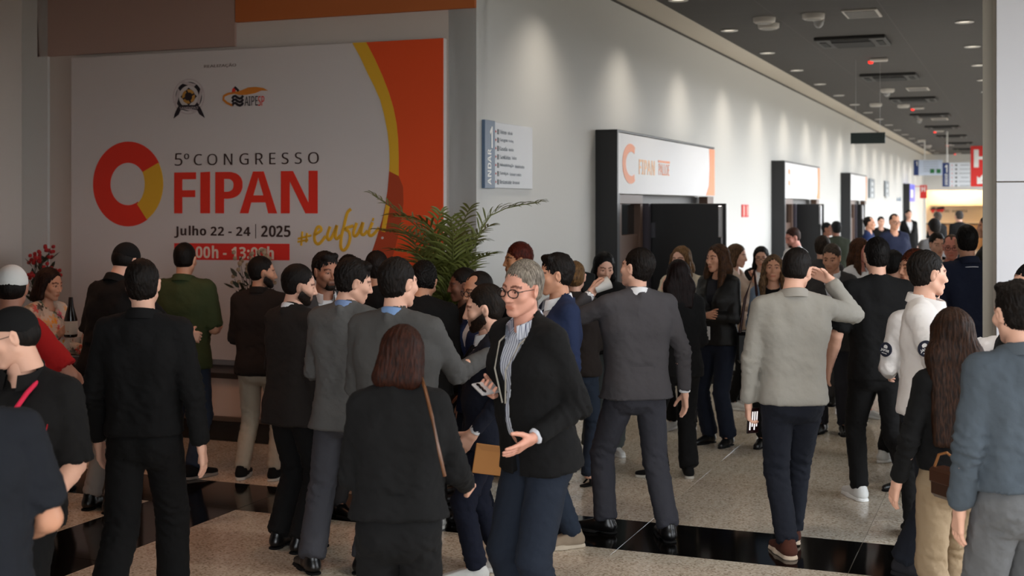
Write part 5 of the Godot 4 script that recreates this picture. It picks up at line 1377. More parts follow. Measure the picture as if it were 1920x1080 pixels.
func portal(x0: float, x1: float, x2: float, x3: float, label: String, full: int) -> void:
	var black := mat("laminate", Color(0.085, 0.09, 0.10), 0.45)
	var leafm := mat("door_paint", Color(0.045, 0.05, 0.065), 0.35)
	var wood := mat("wood", Color(0.36, 0.27, 0.22), 0.5)
	var steel := mat("steel", Color(0.75, 0.75, 0.76), 0.3, 0.8)
	var V := -3.92
	var dv := V - WALL_V
	var u0 := on_side(x0, 300, WALL_V).x
	var u1 := on_side(x2, 300, V).x
	var topy := 2.785
	var root := side_base("entrance_portal", label, "doorway", V)
	put(root, "side_panel", box(Vector3(0.10, topy, dv), 0.004), black, Vector3(u0 + 0.05, topy * 0.5, -dv * 0.5))
	put(root, "top_panel", box(Vector3(u1 - u0, 0.025, dv), 0.004), black, Vector3((u0 + u1) * 0.5, topy - 0.0125, -dv * 0.5))
	var sign_low := 2.115
	var face := Color(0.86, 0.86, 0.87)
	put(root, "sign_board", box(Vector3(u1 - u0 - 0.04, topy - 0.03 - sign_low, 0.05), 0.004), mat("print", face, 0.5), Vector3((u0 + u1) * 0.5 + 0.02, (topy - 0.03 + sign_low) * 0.5, -0.024))
	var P := func(px: float, py: float) -> Vector2: return on_side(px, py, V)
	var orange := mat("print", Color(0.93, 0.53, 0.28), 0.5)
	var peach := mat("print", Color(0.93, 0.72, 0.52), 0.5)
	var oe := u1 - 0.02
	var ow := (u1 - u0) * 0.088
	part(root, "orange_end", plate(PackedVector2Array([Vector2(oe - ow * 0.8, topy - 0.035), Vector2(oe - ow * 0.72, 2.5), Vector2(oe - ow * 0.85, 2.25), Vector2(oe - ow * 1.25, sign_low + 0.01), Vector2(oe, sign_low + 0.01), Vector2(oe, topy - 0.035)]), 0.004), orange)
	if full == 2:
		var c: Vector2 = Vector2(u0 + 0.48, 2.44)
		part(root, "ring_emblem", plate(ring2(c, Vector2(0.30, 0.215), 1.0, TAU - 1.0, Vector2(0.21, 0.13), c + Vector2(0.03, 0), 36), 0.004), orange)
		lettering(root, "FIPAN", peach, Vector2(u0 + 0.80, 2.335), Vector2(u0 + 1.45, 2.50), 0.003, true)
		lettering(root, "PALLOE", orange, Vector2(u0 + 1.62, 2.345), Vector2(u0 + 2.10, 2.475), 0.003)
		part(root, "overline", plate(PackedVector2Array([Vector2(u0 + 1.60, 2.49), Vector2(u0 + 2.12, 2.49), Vector2(u0 + 2.12, 2.515), Vector2(u0 + 1.60, 2.515)]), 0.004), orange)
	elif full == 1:
		for y in [2.36, 2.56]:
			part(root, "emblem_mark", plate(PackedVector2Array([Vector2(u0 + 0.35, y), Vector2(u0 + 0.55, y - 0.02), Vector2(u0 + 0.52, y + 0.07), Vector2(u0 + 0.37, y + 0.08)]), 0.004), orange)
	# door set below the sign
	var w := u1 - u0
	put(root, "back_panel", box(Vector3(w - 0.12, sign_low - 0.01, 0.05), 0.0), mat("painted_room_dark", Color(0.03, 0.033, 0.04), 0.5), Vector3((u0 + u1) * 0.5 + 0.05, (sign_low - 0.01) * 0.5, -dv + 0.03))  # near-black sheet stands for the dark of the room behind
	var um := on_side(x1, 300, V).x
	put(root, "frame_head", box(Vector3(um - u0 - 0.1, 0.10, 0.12), 0.004), wood, Vector3((um + u0 + 0.1) * 0.5, 2.06, -0.07))
	put(root, "frame_post", box(Vector3(0.09, 2.01, 0.12), 0.004), wood, Vector3(u0 + 0.15, 1.005, -0.07))
	put(root, "frame_post", box(Vector3(0.09, 2.01, 0.12), 0.004), wood, Vector3(um - 0.05, 1.005, -0.07))
	put(root, "frame_rail", box(Vector3(um - u0 - 0.28, 0.75, 0.06), 0.004), wood, Vector3((um + u0 + 0.1) * 0.5, 1.30, -0.07))
	put(root, "pane", box(Vector3(um - u0 - 0.28, 2.0, 0.012)), mat("dark_glass", Color(0.03, 0.04, 0.045), 0.08), Vector3((um + u0 + 0.1) * 0.5, 1.0, -0.09))
	put(root, "frame_end", box(Vector3(0.35, 0.10, 0.12), 0.004), wood, Vector3(u1 - 0.2, 2.06, -0.07))
	# the leaf stands open, square to the wall
	var lw := on_cross(x3, 384, um + 0.25).x - (V - 0.16)
	var leaf := put(root, "door_leaf", box(Vector3(0.045, 2.0, lw), 0.004), leafm, Vector3(um + 0.25, 1.015, -0.16 + lw * 0.5))
	put(leaf, "edge_strip", box(Vector3(0.05, 1.9, 0.02), 0.002), steel, Vector3(-0.005, 0, lw * 0.5 - 0.045))
	put(leaf, "handle", box(Vector3(0.04, 0.35, 0.05), 0.01), steel, Vector3(-0.035, 0.80, lw * 0.5 - 0.06))
	put(leaf, "closer_plate", box(Vector3(0.012, 0.17, 0.05), 0.002), mat("steel", Color(0.3, 0.3, 0.33), 0.4, 0.5), Vector3(-0.026, 0.70, -lw * 0.3))
	put(root, "jamb", box(Vector3(0.10, 2.0, 0.16), 0.004), mat("laminate", Color(0.24, 0.22, 0.26), 0.4), Vector3(um + 0.14, 1.015, -0.05))

func downlight(v: float, u: float, energy: float, angle: float, group: String, label: String, tint: Color) -> void:
	var root := base("downlight", label, "ceiling light", fr(v, CEIL, u), group)
	part(root, "rim", lathe([[0.075, 0.0], [0.11, 0.0], [0.112, -0.012], [0.10, -0.016], [0.078, -0.012], [0.072, 0.0]], 16), mat("rim", Color(0.75, 0.74, 0.72), 0.4))
	var g := mat("lamp_glow", Color(0.9, 0.9, 0.88), 0.5)
	g.emission_enabled = true
	g.emission = Color(1.0, 0.95, 0.86)
	g.emission_energy_multiplier = 0.9
	part(root, "lamp", lathe([[0.001, -0.003], [0.072, -0.003], [0.074, 0.0]], 16), g)
	var l := SpotLight3D.new()
	l.name = "light"
	l.light_color = tint
	l.light_energy = energy
	l.spot_angle = angle
	l.spot_angle_attenuation = 0.9
	l.spot_range = 80
	l.spot_attenuation = 2
	l.light_size = 0.07
	l.shadow_enabled = true
	root.add_child(l, true)
	l.position = Vector3(0, -0.03, 0)
	l.rotation = Vector3(-PI / 2, 0, 0)

func ceiling_things() -> void:
	var nth := ["first", "second", "third", "fourth", "fifth", "sixth", "seventh", "eighth", "ninth", "tenth", "eleventh", "twelfth", "thirteenth", "fourteenth", "fifteenth", "sixteenth", "seventeenth", "eighteenth", "nineteenth"]
	var tint := Color(1.0, 0.95, 0.88)
	for n in 19:
		downlight(-3.50, 11.05 + n * 2.62, WASH, 58, "row of wall-washing downlights", "round recessed downlight along the white corridor wall, %s from the near corner" % nth[n], tint)
	for n in 17:
		downlight(-0.67, 11.35 + n * 2.62, WASH * 0.8, 62, "row of downlights by the pillar side", "round recessed downlight on the pillar side of the dark ceiling, %s from the viewer" % nth[n], tint)
	for n in 6:
		downlight(-1.6 + (n % 2) * 2.6, 0.5 + int(n / 2) * 2.9, WASH * 1.3, 65, "unseen downlights over the near floor", "unseen recessed downlight lighting the near floor, %s of its group" % nth[n], tint)  # out of view overhead, placed to light the near floor
	for n in 4:
		downlight(-8.0 + n * 1.25, 6.4 + 0.5 * (n % 2), 1.1, 65, "unseen warm downlights before the panel", "unseen recessed warm downlight lighting the floor before the panel, %s from the left" % nth[n], Color(1.0, 0.72, 0.56))  # out of view, placed to warm and brighten the left floor
	var body := mat("cassette", Color(0.10, 0.095, 0.09), 0.6)
	var pit := mat("cassette_slot", Color(0.02, 0.02, 0.02), 0.8)
	var order := ["nearest", "second nearest", "third nearest", "fourth", "fifth", "sixth", "seventh", "eighth"]
	for n in 8:
		var root := base("air_cassette", "dark square ceiling air cassette, %s in the row down the corridor" % order[n], "air conditioner", fr(-2.15, CEIL, 17.9 + n * 5.18), "air cassettes down the corridor ceiling")
		part(root, "frame", box(Vector3(0.92, 0.05, 0.92), 0.01), body).position = Vector3(0, -0.025, 0)
		part(root, "grille", box(Vector3(0.52, 0.03, 0.52), 0.01), pit).position = Vector3(0, -0.052, 0)
		for s in [-1.0, 1.0]:
			part(root, "slot", box(Vector3(0.09, 0.012, 0.5), 0.004), pit).position = Vector3(s * 0.37, -0.053, 0)
			part(root, "slot", box(Vector3(0.5, 0.012, 0.09), 0.004), pit).position = Vector3(0, -0.053, s * 0.37)
	var pale := mat("pale_plastic", Color(0.72, 0.70, 0.67), 0.5)
	var k := 0
	for q in [[1433, 38], [1441, 49], [1525, 31], [1642, 197], [1694, 199], [1664, 170], [1728, 264], [1740, 274]]:
		var p := on_level(q[0], q[1], CEIL - 0.03)
		var root := base("ceiling_speaker", ["round white ceiling speaker, upper one of the pair nearest the viewer", "round white ceiling speaker, lower one of the pair nearest the viewer", "flat white ceiling disc just left of the small rounded dome", "round white ceiling speaker to the left of the second one far down", "round white ceiling speaker right of its twin in the middle distance", "small white ceiling disc above the third cassette", "round white ceiling disc near the far poles, upper one", "round white ceiling disc near the far poles, lower one"][k], "speaker", fr(p.x, CEIL, p.y), "white discs on the dark ceiling")
		part(root, "body", lathe([[0.0, -0.07], [0.10, -0.068], [0.13, -0.05], [0.135, 0.0]], 20), pale)
		part(root, "grille", lathe([[0.0, -0.074], [0.09, -0.072], [0.095, -0.066]], 20), mat("grille", Color(0.55, 0.54, 0.52), 0.6))
		k += 1
	k = 0
	for q in [[1535, 45], [1663, 177], [1724, 228]]:
		var p := on_level(q[0], q[1], CEIL - 0.08)
		var root := base("dome_camera", ["small pale dome camera beside the near flat disc", "small pale dome camera under the small disc in the middle distance", "small pale dome camera far down the corridor"][k], "camera", fr(p.x, CEIL, p.y))
		part(root, "mount", lathe([[0.065, -0.05], [0.07, 0.0]], 16), pale)
		part(root, "dome", lathe([[0.0, -0.13], [0.03, -0.122], [0.055, -0.09], [0.062, -0.05]], 16), mat("dome", Color(0.6, 0.6, 0.6), 0.2))
		k += 1
	k = 0
	for q in [[1616, 27], [1721, 168], [1762, 224]]:
		var p := on_level(q[0], q[1], CEIL - 0.02)
		var root := base("air_vent", ["grey square air vent, nearest on the dark ceiling", "grey square air vent right of the third cassette", "grey square air vent far down the corridor"][k], "vent", fr(p.x, CEIL, p.y))
		part(root, "frame", box(Vector3(0.40, 0.02, 0.62), 0.004), pale).position = Vector3(0, -0.01, 0)
		for s in 7:
			part(root, "slat", box(Vector3(0.34, 0.008, 0.05), 0.002), mat("slat", Color(0.42, 0.41, 0.40), 0.5)).position = Vector3(0, -0.024, -0.24 + s * 0.08)
		k += 1
	k = 0
	for q in [[1644, 113], [1719, 203], [1759, 246], [1781, 272], [1795, 288]]:
		var p := on_level(q[0], q[1], CEIL - 0.03)
		var root := base("alarm_beacon", "small pale ceiling detector with a red light, %s from the viewer" % ["first", "second", "third", "fourth", "fifth"][k], "detector", fr(p.x, CEIL, p.y), "ceiling detectors with red lights")
		part(root, "body", box(Vector3(0.26, 0.05, 0.12), 0.015), pale).position = Vector3(0.03, -0.025, 0)
		var g := mat("red_lamp", Color(0.8, 0.1, 0.08), 0.4)
		g.emission_enabled = true
		g.emission = Color(1.0, 0.15, 0.1)
		g.emission_energy_multiplier = 1.5
		part(root, "red_lamp", lathe([[0.0, -0.075], [0.03, -0.07], [0.04, -0.05], [0.04, -0.03]], 12), g).position = Vector3(-0.09, -0.01, 0)
		k += 1

func signs() -> void:
	var blue := mat("print", Color(0.10, 0.20, 0.42), 0.5)
	var slate := mat("print", Color(0.30, 0.38, 0.48), 0.5)
	var board := mat("print", Color(0.83, 0.85, 0.88), 0.5)
	var ink := mat("print", Color(0.10, 0.13, 0.15), 0.5)
	var grey := mat("print", Color(0.50, 0.53, 0.56), 0.5)
	var redm := mat("print", Color(0.80, 0.14, 0.12), 0.5)
	var white := mat("print", Color(0.88, 0.88, 0.87), 0.5)
	# wall directory near the corner
	var V := WALL_V + 0.03
	var root := side_base("wall_directory", "wall directory with blue ANDAR 1 strip above the palm, right of the corner", "sign", V)
	var a := on_side(909, 353, V)
	var b := on_side(928, 227, V)
	var c := on_side(1000, 353, V)
	put(root, "strip", box(Vector3(b.x - a.x, b.y - a.y, 0.03), 0.003), slate, Vector3((a.x + b.x) * 0.5, (a.y + b.y) * 0.5, -0.013))
	put(root, "board", box(Vector3(c.x - b.x, b.y - a.y - 0.01, 0.02), 0.003), mat("print", Color(0.74, 0.75, 0.77), 0.5), Vector3((c.x + b.x) * 0.5, (a.y + b.y) * 0.5, -0.018))
	lettering(root, "1", white, Vector2(a.x + 0.10, b.y - 0.23), Vector2(a.x + 0.16, b.y - 0.05), 0.003, true)
	var an := lettering(root, "ANDAR", white, Vector2(0, 0), Vector2(0.30, 0.075), 0.003, true)
	an.transform = Transform3D(Basis(Vector3(0, 0, 1), PI / 2), Vector3(a.x + 0.13, a.y + 0.03, 0)) * an.transform
	var lines := [["Térreo", "subsolo"], ["Garagem", "Parking"], ["Casarão", "mansion"], ["Sanitários", "Toilets"], ["Administração", "Administration"], ["Serviços", "Customer services"], ["Restaurante", "Restaurant"]]
	for n in 7:
		var y := b.y - 0.085 - n * 0.071
		part(root, "arrow", plate(PackedVector2Array([Vector2(b.x + 0.03, y - 0.01), Vector2(b.x + 0.05, y), Vector2(b.x + 0.03, y + 0.01)]), 0.002), redm).position.z = -0.007
		part(root, "pictogram", plate(PackedVector2Array([Vector2(b.x + 0.07, y - 0.022), Vector2(b.x + 0.105, y - 0.022), Vector2(b.x + 0.105, y + 0.022), Vector2(b.x + 0.07, y + 0.022)]), 0.002), ink).position.z = -0.007
		var w: float = 0.024 * lines[n][0].length()
		lettering(root, lines[n][0], grey, Vector2(b.x + 0.13, y - 0.016), Vector2(b.x + 0.13 + w, y + 0.020), -0.006)
		var w2: float = 0.016 * lines[n][1].length()
		lettering(root, lines[n][1], mat("print", Color(0.62, 0.64, 0.67), 0.5), Vector2(b.x + 0.16 + w, y - 0.013), Vector2(b.x + 0.16 + w + w2, y + 0.016), -0.006)
	# red frames of the fire point
	root = side_base("fire_point", "two slim red frames on the wall right of the first doorway", "sign", WALL_V + 0.01)
	for x in [1392.5, 1399.0]:
		var p := on_side(x, 407, WALL_V)
		put(root, "red_frame", box(Vector3(0.22, 0.20, 0.02), 0.004), redm, Vector3(p.x, p.y + 0.10, 0))
		put(root, "face", box(Vector3(0.12, 0.15, 0.01), 0.002), mat("print", Color(0.85, 0.55, 0.5), 0.5), Vector3(p.x, p.y + 0.10, 0.01))
	# dark hanging sign
	var u := 20.4
	root = cross_base("hanging_sign", "dark green blank sign hanging from the ceiling above the third doorway", "sign", u)
	var p0 := on_cross(1595, 270, u)
	var p1 := on_cross(1660, 248, u)
	put(root, "plate", box(Vector3(p1.x - p0.x, p1.y - p0.y, 0.03), 0.003), mat("print", Color(0.05, 0.11, 0.10), 0.5), Vector3((p0.x + p1.x) * 0.5, (p0.y + p1.y) * 0.5, 0))
	for s in [0.15, 0.85]:
		put(root, "wire", tube([Vector3(lerpf(p0.x, p1.x, s), p1.y, 0), Vector3(lerpf(p0.x, p1.x, s), CEIL, 0)], 0.002, 6), mat("steel", Color(0.7, 0.7, 0.7), 0.4, 0.5), Vector3.ZERO)
	# overhead H sign and directory far down
	u = 41.4
	root = cross_base("overhead_sign", "red overhead sign with white H and arrow, partly behind the pillar", "sign", u)
	p0 = on_cross(1820, 350, u)
	p1 = on_cross(1880, 273, u)
	put(root, "plate", box(Vector3(p1.x - p0.x, p1.y - p0.y, 0.06), 0.006), mat("print", Color(0.82, 0.16, 0.14), 0.5), Vector3((p0.x + p1.x) * 0.5, (p0.y + p1.y) * 0.5, 0))
	lettering(root, "H", white, on_cross(1826, 314, u), on_cross(1860, 280, u), 0.032, true)
	var ar := PackedVector2Array()
	for q in [[1832, 345], [1832, 330], [1836, 334], [1848, 322], [1853, 327], [1841, 339], [1846, 344]]:
		ar.append(on_cross(q[0], q[1], u))
	part(root, "arrow", plate(ar, 0.005), white).position.z = 0.03
	put(root, "pole", tube([Vector3(p0.x + 0.6, p1.y, 0), Vector3(p0.x + 0.6, CEIL, 0)], 0.02, 8), white, Vector3.ZERO)
	root = cross_base("overhead_directory", "white overhead directory with a blue strip, left of the red H sign", "sign", u)
	p0 = on_cross(1767, 350, u)
	p1 = on_cross(1780, 305, u)
	var p2 := on_cross(1819, 350, u)
	put(root, "strip", box(Vector3(p1.x - p0.x, p1.y - p0.y, 0.05), 0.005), blue, Vector3((p0.x + p1.x) * 0.5, (p0.y + p1.y) * 0.5, 0))
	put(root, "board", box(Vector3(p2.x - p1.x, p1.y - p0.y, 0.04), 0.005), board, Vector3((p2.x + p1.x) * 0.5, (p0.y + p1.y) * 0.5, 0))
	lettering(root, "1", white, Vector2(p0.x + 0.07, p1.y - 0.30), Vector2(p0.x + 0.15, p1.y - 0.06), 0.027, true)
	an = lettering(root, "ANDAR", white, Vector2(0, 0), Vector2(0.36, 0.09), 0.027, true)
	an.transform = Transform3D(Basis(Vector3(0, 0, 1), PI / 2), Vector3(p0.x + 0.16, p0.y + 0.04, 0)) * an.transform
	for n in 6:
		var y := p1.y - 0.08 - n * 0.125
		put(root, "pictogram", box(Vector3(0.05, 0.05, 0.004)), ink, Vector3(p1.x + 0.20, y, 0.022))
		put(root, "arrow", box(Vector3(0.03, 0.02, 0.004)), redm, Vector3(p1.x + 0.08, y, 0.022))
		put(root, "text_line", box(Vector3([0.26, 0.3, 0.34, 0.22, 0.36, 0.28][n], 0.018, 0.004)), grey, Vector3(p1.x + 0.45, y, 0.022))
	put(root, "pole", tube([Vector3(p0.x + 0.14, p1.y, 0), Vector3(p0.x + 0.14, CEIL, 0)], 0.022, 8), white, Vector3.ZERO)
	u = 46.4
	root = cross_base("overhead_directory", "pale overhead directory with blue strip and green exit marks behind the nearer one", "sign", u)
	p0 = on_cross(1713, 329, u)
	p1 = on_cross(1722.5, 300, u)
	p2 = on_cross(1767, 331, u)
	put(root, "strip", box(Vector3(p1.x - p0.x, p1.y - p0.y, 0.05), 0.005), blue, Vector3((p0.x + p1.x) * 0.5, (p0.y + p1.y) * 0.5, 0))
	put(root, "board", box(Vector3(p2.x - p1.x, p1.y - p0.y, 0.04), 0.005), mat("print", Color(0.75, 0.80, 0.88), 0.5), Vector3((p2.x + p1.x) * 0.5, (p0.y + p1.y) * 0.5, 0))
	lettering(root, "1", white, Vector2(p0.x + 0.07, p1.y - 0.2), Vector2(p0.x + 0.13, p1.y - 0.05), 0.027, true)
	for n in 5:
		put(root, "text_line", box(Vector3(0.5, 0.014, 0.004)), grey, Vector3(p1.x + 0.4, p1.y - 0.07 - n * 0.08, 0.022))
	for x in [1748.0, 1760.0]:
		var g := on_cross(x, 321, u)
		put(root, "green_mark", box(Vector3(0.14, 0.14, 0.006)), mat("print", Color(0.1, 0.42, 0.22), 0.5), Vector3(g.x, g.y, 0.022))
	put(root, "pole", tube([Vector3(p1.x + 0.2, p1.y, 0), Vector3(p1.x + 0.2, CEIL, 0)], 0.02, 8), white, Vector3.ZERO)
	# small blade signs along the wall
	var k := 0
	for q in [[1631, 1640, 336, 371], [1660, 1667, 340, 368]]:
		root = side_base("wall_sign", ["grey wall sign with pale blocks just past the third doorway", "narrow grey wall sign farther along the corridor wall"][k], "sign", WALL_V + 0.05)
		p0 = on_side(q[0], q[3], WALL_V + 0.05)
		p1 = on_side(q[1], q[2], WALL_V + 0.05)
		put(root, "plate", box(Vector3(p1.x - p0.x, p1.y - p0.y, 0.04), 0.004), mat("print", Color(0.42, 0.46, 0.49), 0.5), Vector3((p0.x + p1.x) * 0.5, (p0.y + p1.y) * 0.5, -0.02))
		for n in 3:
			put(root, "pictogram", box(Vector3((p1.x - p0.x) * 0.4, 0.11, 0.004)), mat("print", Color(0.72, 0.75, 0.77), 0.5), Vector3((p0.x + p1.x) * 0.5, p1.y - 0.15 - n * 0.17, 0.002))
		k += 1
	u = 47.0
	root = cross_base("blue_sign", "small blue lettered sign standing out from the corridor wall", "sign", u)
	p0 = on_cross(1669, 377, u)
	p1 = on_cross(1689, 368, u)
	put(root, "arm", box(Vector3(p1.x - WALL_V, 0.02, 0.02)), white, Vector3((p1.x + WALL_V) * 0.5, p1.y + 0.01, -0.02))
	lettering(root, "GÁPAB", mat("print", Color(0.05, 0.36, 0.55), 0.5), p0, p1, 0.0, true)
	# far purple doorway
	root = side_base("purple_portal", "far black doorway with a purple lit sign and white emblem", "doorway", -3.92)
	var u0 := on_side(1693, 300, WALL_V).x
	var u1 := on_side(1715, 300, -3.92).x
	put(root, "side_panel", box(Vector3(0.1, 2.79, 0.24), 0.004), mat("laminate", Color(0.085, 0.09, 0.10), 0.45), Vector3(u0 + 0.05, 1.395, -0.12))
	var pm := mat("purple_light", Color(0.25, 0.25, 0.75), 0.5)
	pm.emission_enabled = true
	pm.emission = Color(0.30, 0.30, 0.85)
	pm.emission_energy_multiplier = 0.5
	put(root, "sign_board", box(Vector3(u1 - u0 - 0.1, 0.65, 0.05), 0.004), pm, Vector3((u0 + u1) * 0.5 + 0.05, 2.45, -0.02))
	put(root, "emblem", box(Vector3((u1 - u0) * 0.45, 0.3, 0.01), 0.004), white, Vector3(u0 + (u1 - u0) * 0.38, 2.42, 0.01))
	put(root, "dark_sheet", box(Vector3(u1 - u0 - 0.1, 2.1, 0.05)), mat("painted_room_dark", Color(0.03, 0.033, 0.04), 0.5), Vector3((u0 + u1) * 0.5 + 0.05, 1.05, -0.2))  # solid near-black sheet painted for the dark inside the doorway

func far_shop() -> void:
	var white := mat("painted_wall", Color(0.80, 0.80, 0.79), 0.75)
	var U := 60.0
	var o0 := on_cross(1736, 384, U).x
	var o1 := on_cross(1850, 384, U).x
	slabs("wall_end_head", WALL_V, 0.5, 2.64, CEIL, U, U + 0.2, white)
	slabs("wall_end_left", WALL_V, o0, 0.0, 2.64, U, U + 0.2, white)
	slabs("wall_end_right", o1, 0.5, 0.0, 2.64, U, U + 0.2, white)
	slabs("wall_shop_back", o0 - 0.6, o1 + 0.6, 0.0, 3.0, U + 3.0, U + 3.2, mat("shop_wall", Color(0.84, 0.76, 0.66), 0.7))
	slabs("wall_shop_left", o0 - 0.6, o0 - 0.4, 0.0, 3.0, U + 0.2, U + 3.0, white)
	slabs("wall_shop_right", o1 + 0.4, o1 + 0.6, 0.0, 3.0, U + 0.2, U + 3.0, white)
	slabs("ceiling_shop", o0 - 0.6, o1 + 0.6, 2.9, 3.1, U + 0.2, U + 3.2, white)
	slabs("floor_shop", o0 - 0.6, o1 + 0.6, -0.2, 0.0, U + 0.2, U + 3.2, mat("shop_floor", Color(0.6, 0.55, 0.48), 0.4))
	for n in 4:
		var x := lerpf(o0 + 0.3, o1 - 0.3, n / 3.0)
		var root := base("unseen_shop_lamp", "unseen warm lamp lighting the far shop, %s from the left" % ["first", "second", "third", "fourth"][n], "lamp", fr(x, 2.9, U + 2.2), "unseen warm lamps in the far shop")  # out of view above the shop front, lights the shop inside
		var g := mat("shop_glow", Color(1, 0.85, 0.6), 0.5)
		g.emission_enabled = true
		g.emission = Color(1.0, 0.82, 0.55)
		g.emission_energy_multiplier = 2.0
		part(root, "lamp", lathe([[0.0, -0.10], [0.05, -0.10], [0.06, 0.0]], 12), g)
		var l := OmniLight3D.new()
		l.name = "light"
		l.light_color = Color(1.0, 0.88, 0.70)
		l.light_energy = 1.5
		l.omni_range = 30
		l.omni_attenuation = 2
		l.light_size = 0.05
		l.shadow_enabled = true
		root.add_child(l, true)
		l.position = Vector3(0, -0.2, 0)
	var shelf := base("shop_shelf", "pale wall shelf under the lamps of the far shop", "shelf", fr((o0 + o1) * 0.5, 1.98, U + 2.8))
	part(shelf, "board", box(Vector3(o1 - o0, 0.08, 0.4), 0.005), mat("shelf", Color(0.65, 0.58, 0.5), 0.6))
	var counter := base("shop_counter", "warm wooden counter at the back of the far shop", "counter", fr((o0 + o1) * 0.5, 0.0, U + 2.0))
	part(counter, "body", box(Vector3(o1 - o0 + 0.4, 1.1, 0.6), 0.01), mat("counter", Color(0.70, 0.52, 0.33), 0.5)).position.y = 0.55
	part(counter, "top", box(Vector3(o1 - o0 + 0.5, 0.06, 0.7), 0.01), mat("counter_top", Color(0.12, 0.10, 0.09), 0.4)).position.y = 1.13
	var logo := base("shop_logo", "red and black hearts with dark lettering on the far shop wall", "sign", FR * Transform3D(Basis(), Vector3(0, 0, -(U + 2.98))))
	for q in [[1749, 393], [1760, 393], [1766, 392]]:
		var p := on_cross(q[0], q[1], U + 2.98)
		part(logo, "red_half", plate(PackedVector2Array([Vector2(p.x - 0.13, p.y), Vector2(p.x, p.y - 0.18), Vector2(p.x + 0.13, p.y)]), 0.02), mat("print", Color(0.78, 0.10, 0.08), 0.5))
		part(logo, "black_half", plate(PackedVector2Array([Vector2(p.x - 0.13, p.y), Vector2(p.x + 0.13, p.y), Vector2(p.x + 0.09, p.y + 0.12), Vector2(p.x - 0.06, p.y + 0.10)]), 0.02), mat("print", Color(0.06, 0.05, 0.05), 0.5))
	lettering(logo, "CIFIL", mat("print", Color(0.2, 0.14, 0.1), 0.5), on_cross(1771, 398, U + 2.98), on_cross(1780, 394, U + 2.98), 0.0, true)
	lettering(logo, "AGNITTE", mat("print", Color(0.2, 0.14, 0.1), 0.5), on_cross(1785, 398, U + 2.98), on_cross(1814, 394, U + 2.98), 0.0, true)
	# small red H blades at both sides of the shop front
	var redm := mat("print", Color(0.80, 0.14, 0.12), 0.5)
	var root := cross_base("blade_sign", "small red sign with a white H left of the far shop", "sign", 55.0)
	var p0 := on_cross(1725, 372, 55.0)
	var p1 := on_cross(1738, 347, 55.0)
	put(root, "plate", box(Vector3(p1.x - p0.x, p1.y - p0.y, 0.04), 0.004), redm, Vector3((p0.x + p1.x) * 0.5, (p0.y + p1.y) * 0.5, 0))
	lettering(root, "H", mat("print", Color(0.88, 0.88, 0.87), 0.5), Vector2(p0.x + 0.06, p1.y - 0.27), Vector2(p1.x - 0.06, p1.y - 0.05), 0.02, true)
	put(root, "bracket", box(Vector3(0.3, 0.03, 0.03)), redm, Vector3((p0.x + WALL_V) * 0.5, p1.y - 0.05, 0))
	root = cross_base("blade_sign", "small red sign at the pillar edge right of the far shop", "sign", 55.0)
	p0 = on_cross(1849, 362, 55.0)
	p1 = on_cross(1862, 350, 55.0)
	put(root, "plate", box(Vector3(p1.x - p0.x, p1.y - p0.y, 0.04), 0.004), redm, Vector3((p0.x + p1.x) * 0.5, (p0.y + p1.y) * 0.5, 0))
	put(root, "hanger", tube([Vector3((p0.x + p1.x) * 0.5, p1.y, 0), Vector3((p0.x + p1.x) * 0.5, CEIL, 0)], 0.015, 6), redm, Vector3.ZERO)
# ------------------------------------------------------------------ small builders
func box(size: Vector3, r := 0.0) -> ArrayMesh:
	var st := SurfaceTool.new()
	st.begin(Mesh.PRIMITIVE_TRIANGLES)
	var h := size * 0.5
	r = minf(r, minf(h.x, minf(h.y, h.z)) * 0.9)
	var at := func(sg: Vector3, ax: int) -> Vector3:
		var p := h - Vector3.ONE * r
		p[ax] = h[ax]
		return p * sg
	var face := func(pts: Array) -> void:
		var n: Vector3 = (pts[1] - pts[0]).cross(pts[2] - pts[0])
		var mid := Vector3.ZERO
		for p in pts:
			mid += p
		if n.dot(mid) > 0.0:
			pts.reverse()
			n = -n
		for q in range(1, pts.size() - 1):
			for p in [pts[0], pts[q], pts[q + 1]]:
				st.set_normal(-n.normalized())
				st.add_vertex(p)
	for ax in 3:
		var u := (ax + 1) % 3
		var w := (ax + 2) % 3
		for s in [-1.0, 1.0]:
			var pts := []
			for c in [[-1.0, -1.0], [1.0, -1.0], [1.0, 1.0], [-1.0, 1.0]]:
				var sg := Vector3.ONE
				sg[ax] = s
				sg[u] = c[0]
				sg[w] = c[1]
				pts.append(at.call(sg, ax))
			face.call(pts)
			if r > 0.0:
				for s2 in [-1.0, 1.0]:
					var e := []
					for c in [-1.0, 1.0]:
						var sg := Vector3.ONE
						sg[ax] = s
						sg[u] = s2
						sg[w] = c
						e.append([at.call(sg, ax), at.call(sg, u)])
					face.call([e[0][0], e[1][0], e[1][1], e[0][1]])
	if r > 0.0:
		for c in 8:
			var sg := Vector3(1 if c & 1 else -1, 1 if c & 2 else -1, 1 if c & 4 else -1)
			face.call([at.call(sg, 0), at.call(sg, 1), at.call(sg, 2)])
	return st.commit()

func put(parent: Node3D, called: String, mesh: Mesh, m: Material, at: Vector3, turn := Vector3.ZERO) -> MeshInstance3D:
	var o := part(parent, called, mesh, m)
	o.position = at
	o.rotation = turn
	return o

func base(called: String, label: String, category: String, at: Transform3D, group := "") -> Node3D:
	var o := Node3D.new()
	o.transform = at
	return thing(o, called, label, category, group)

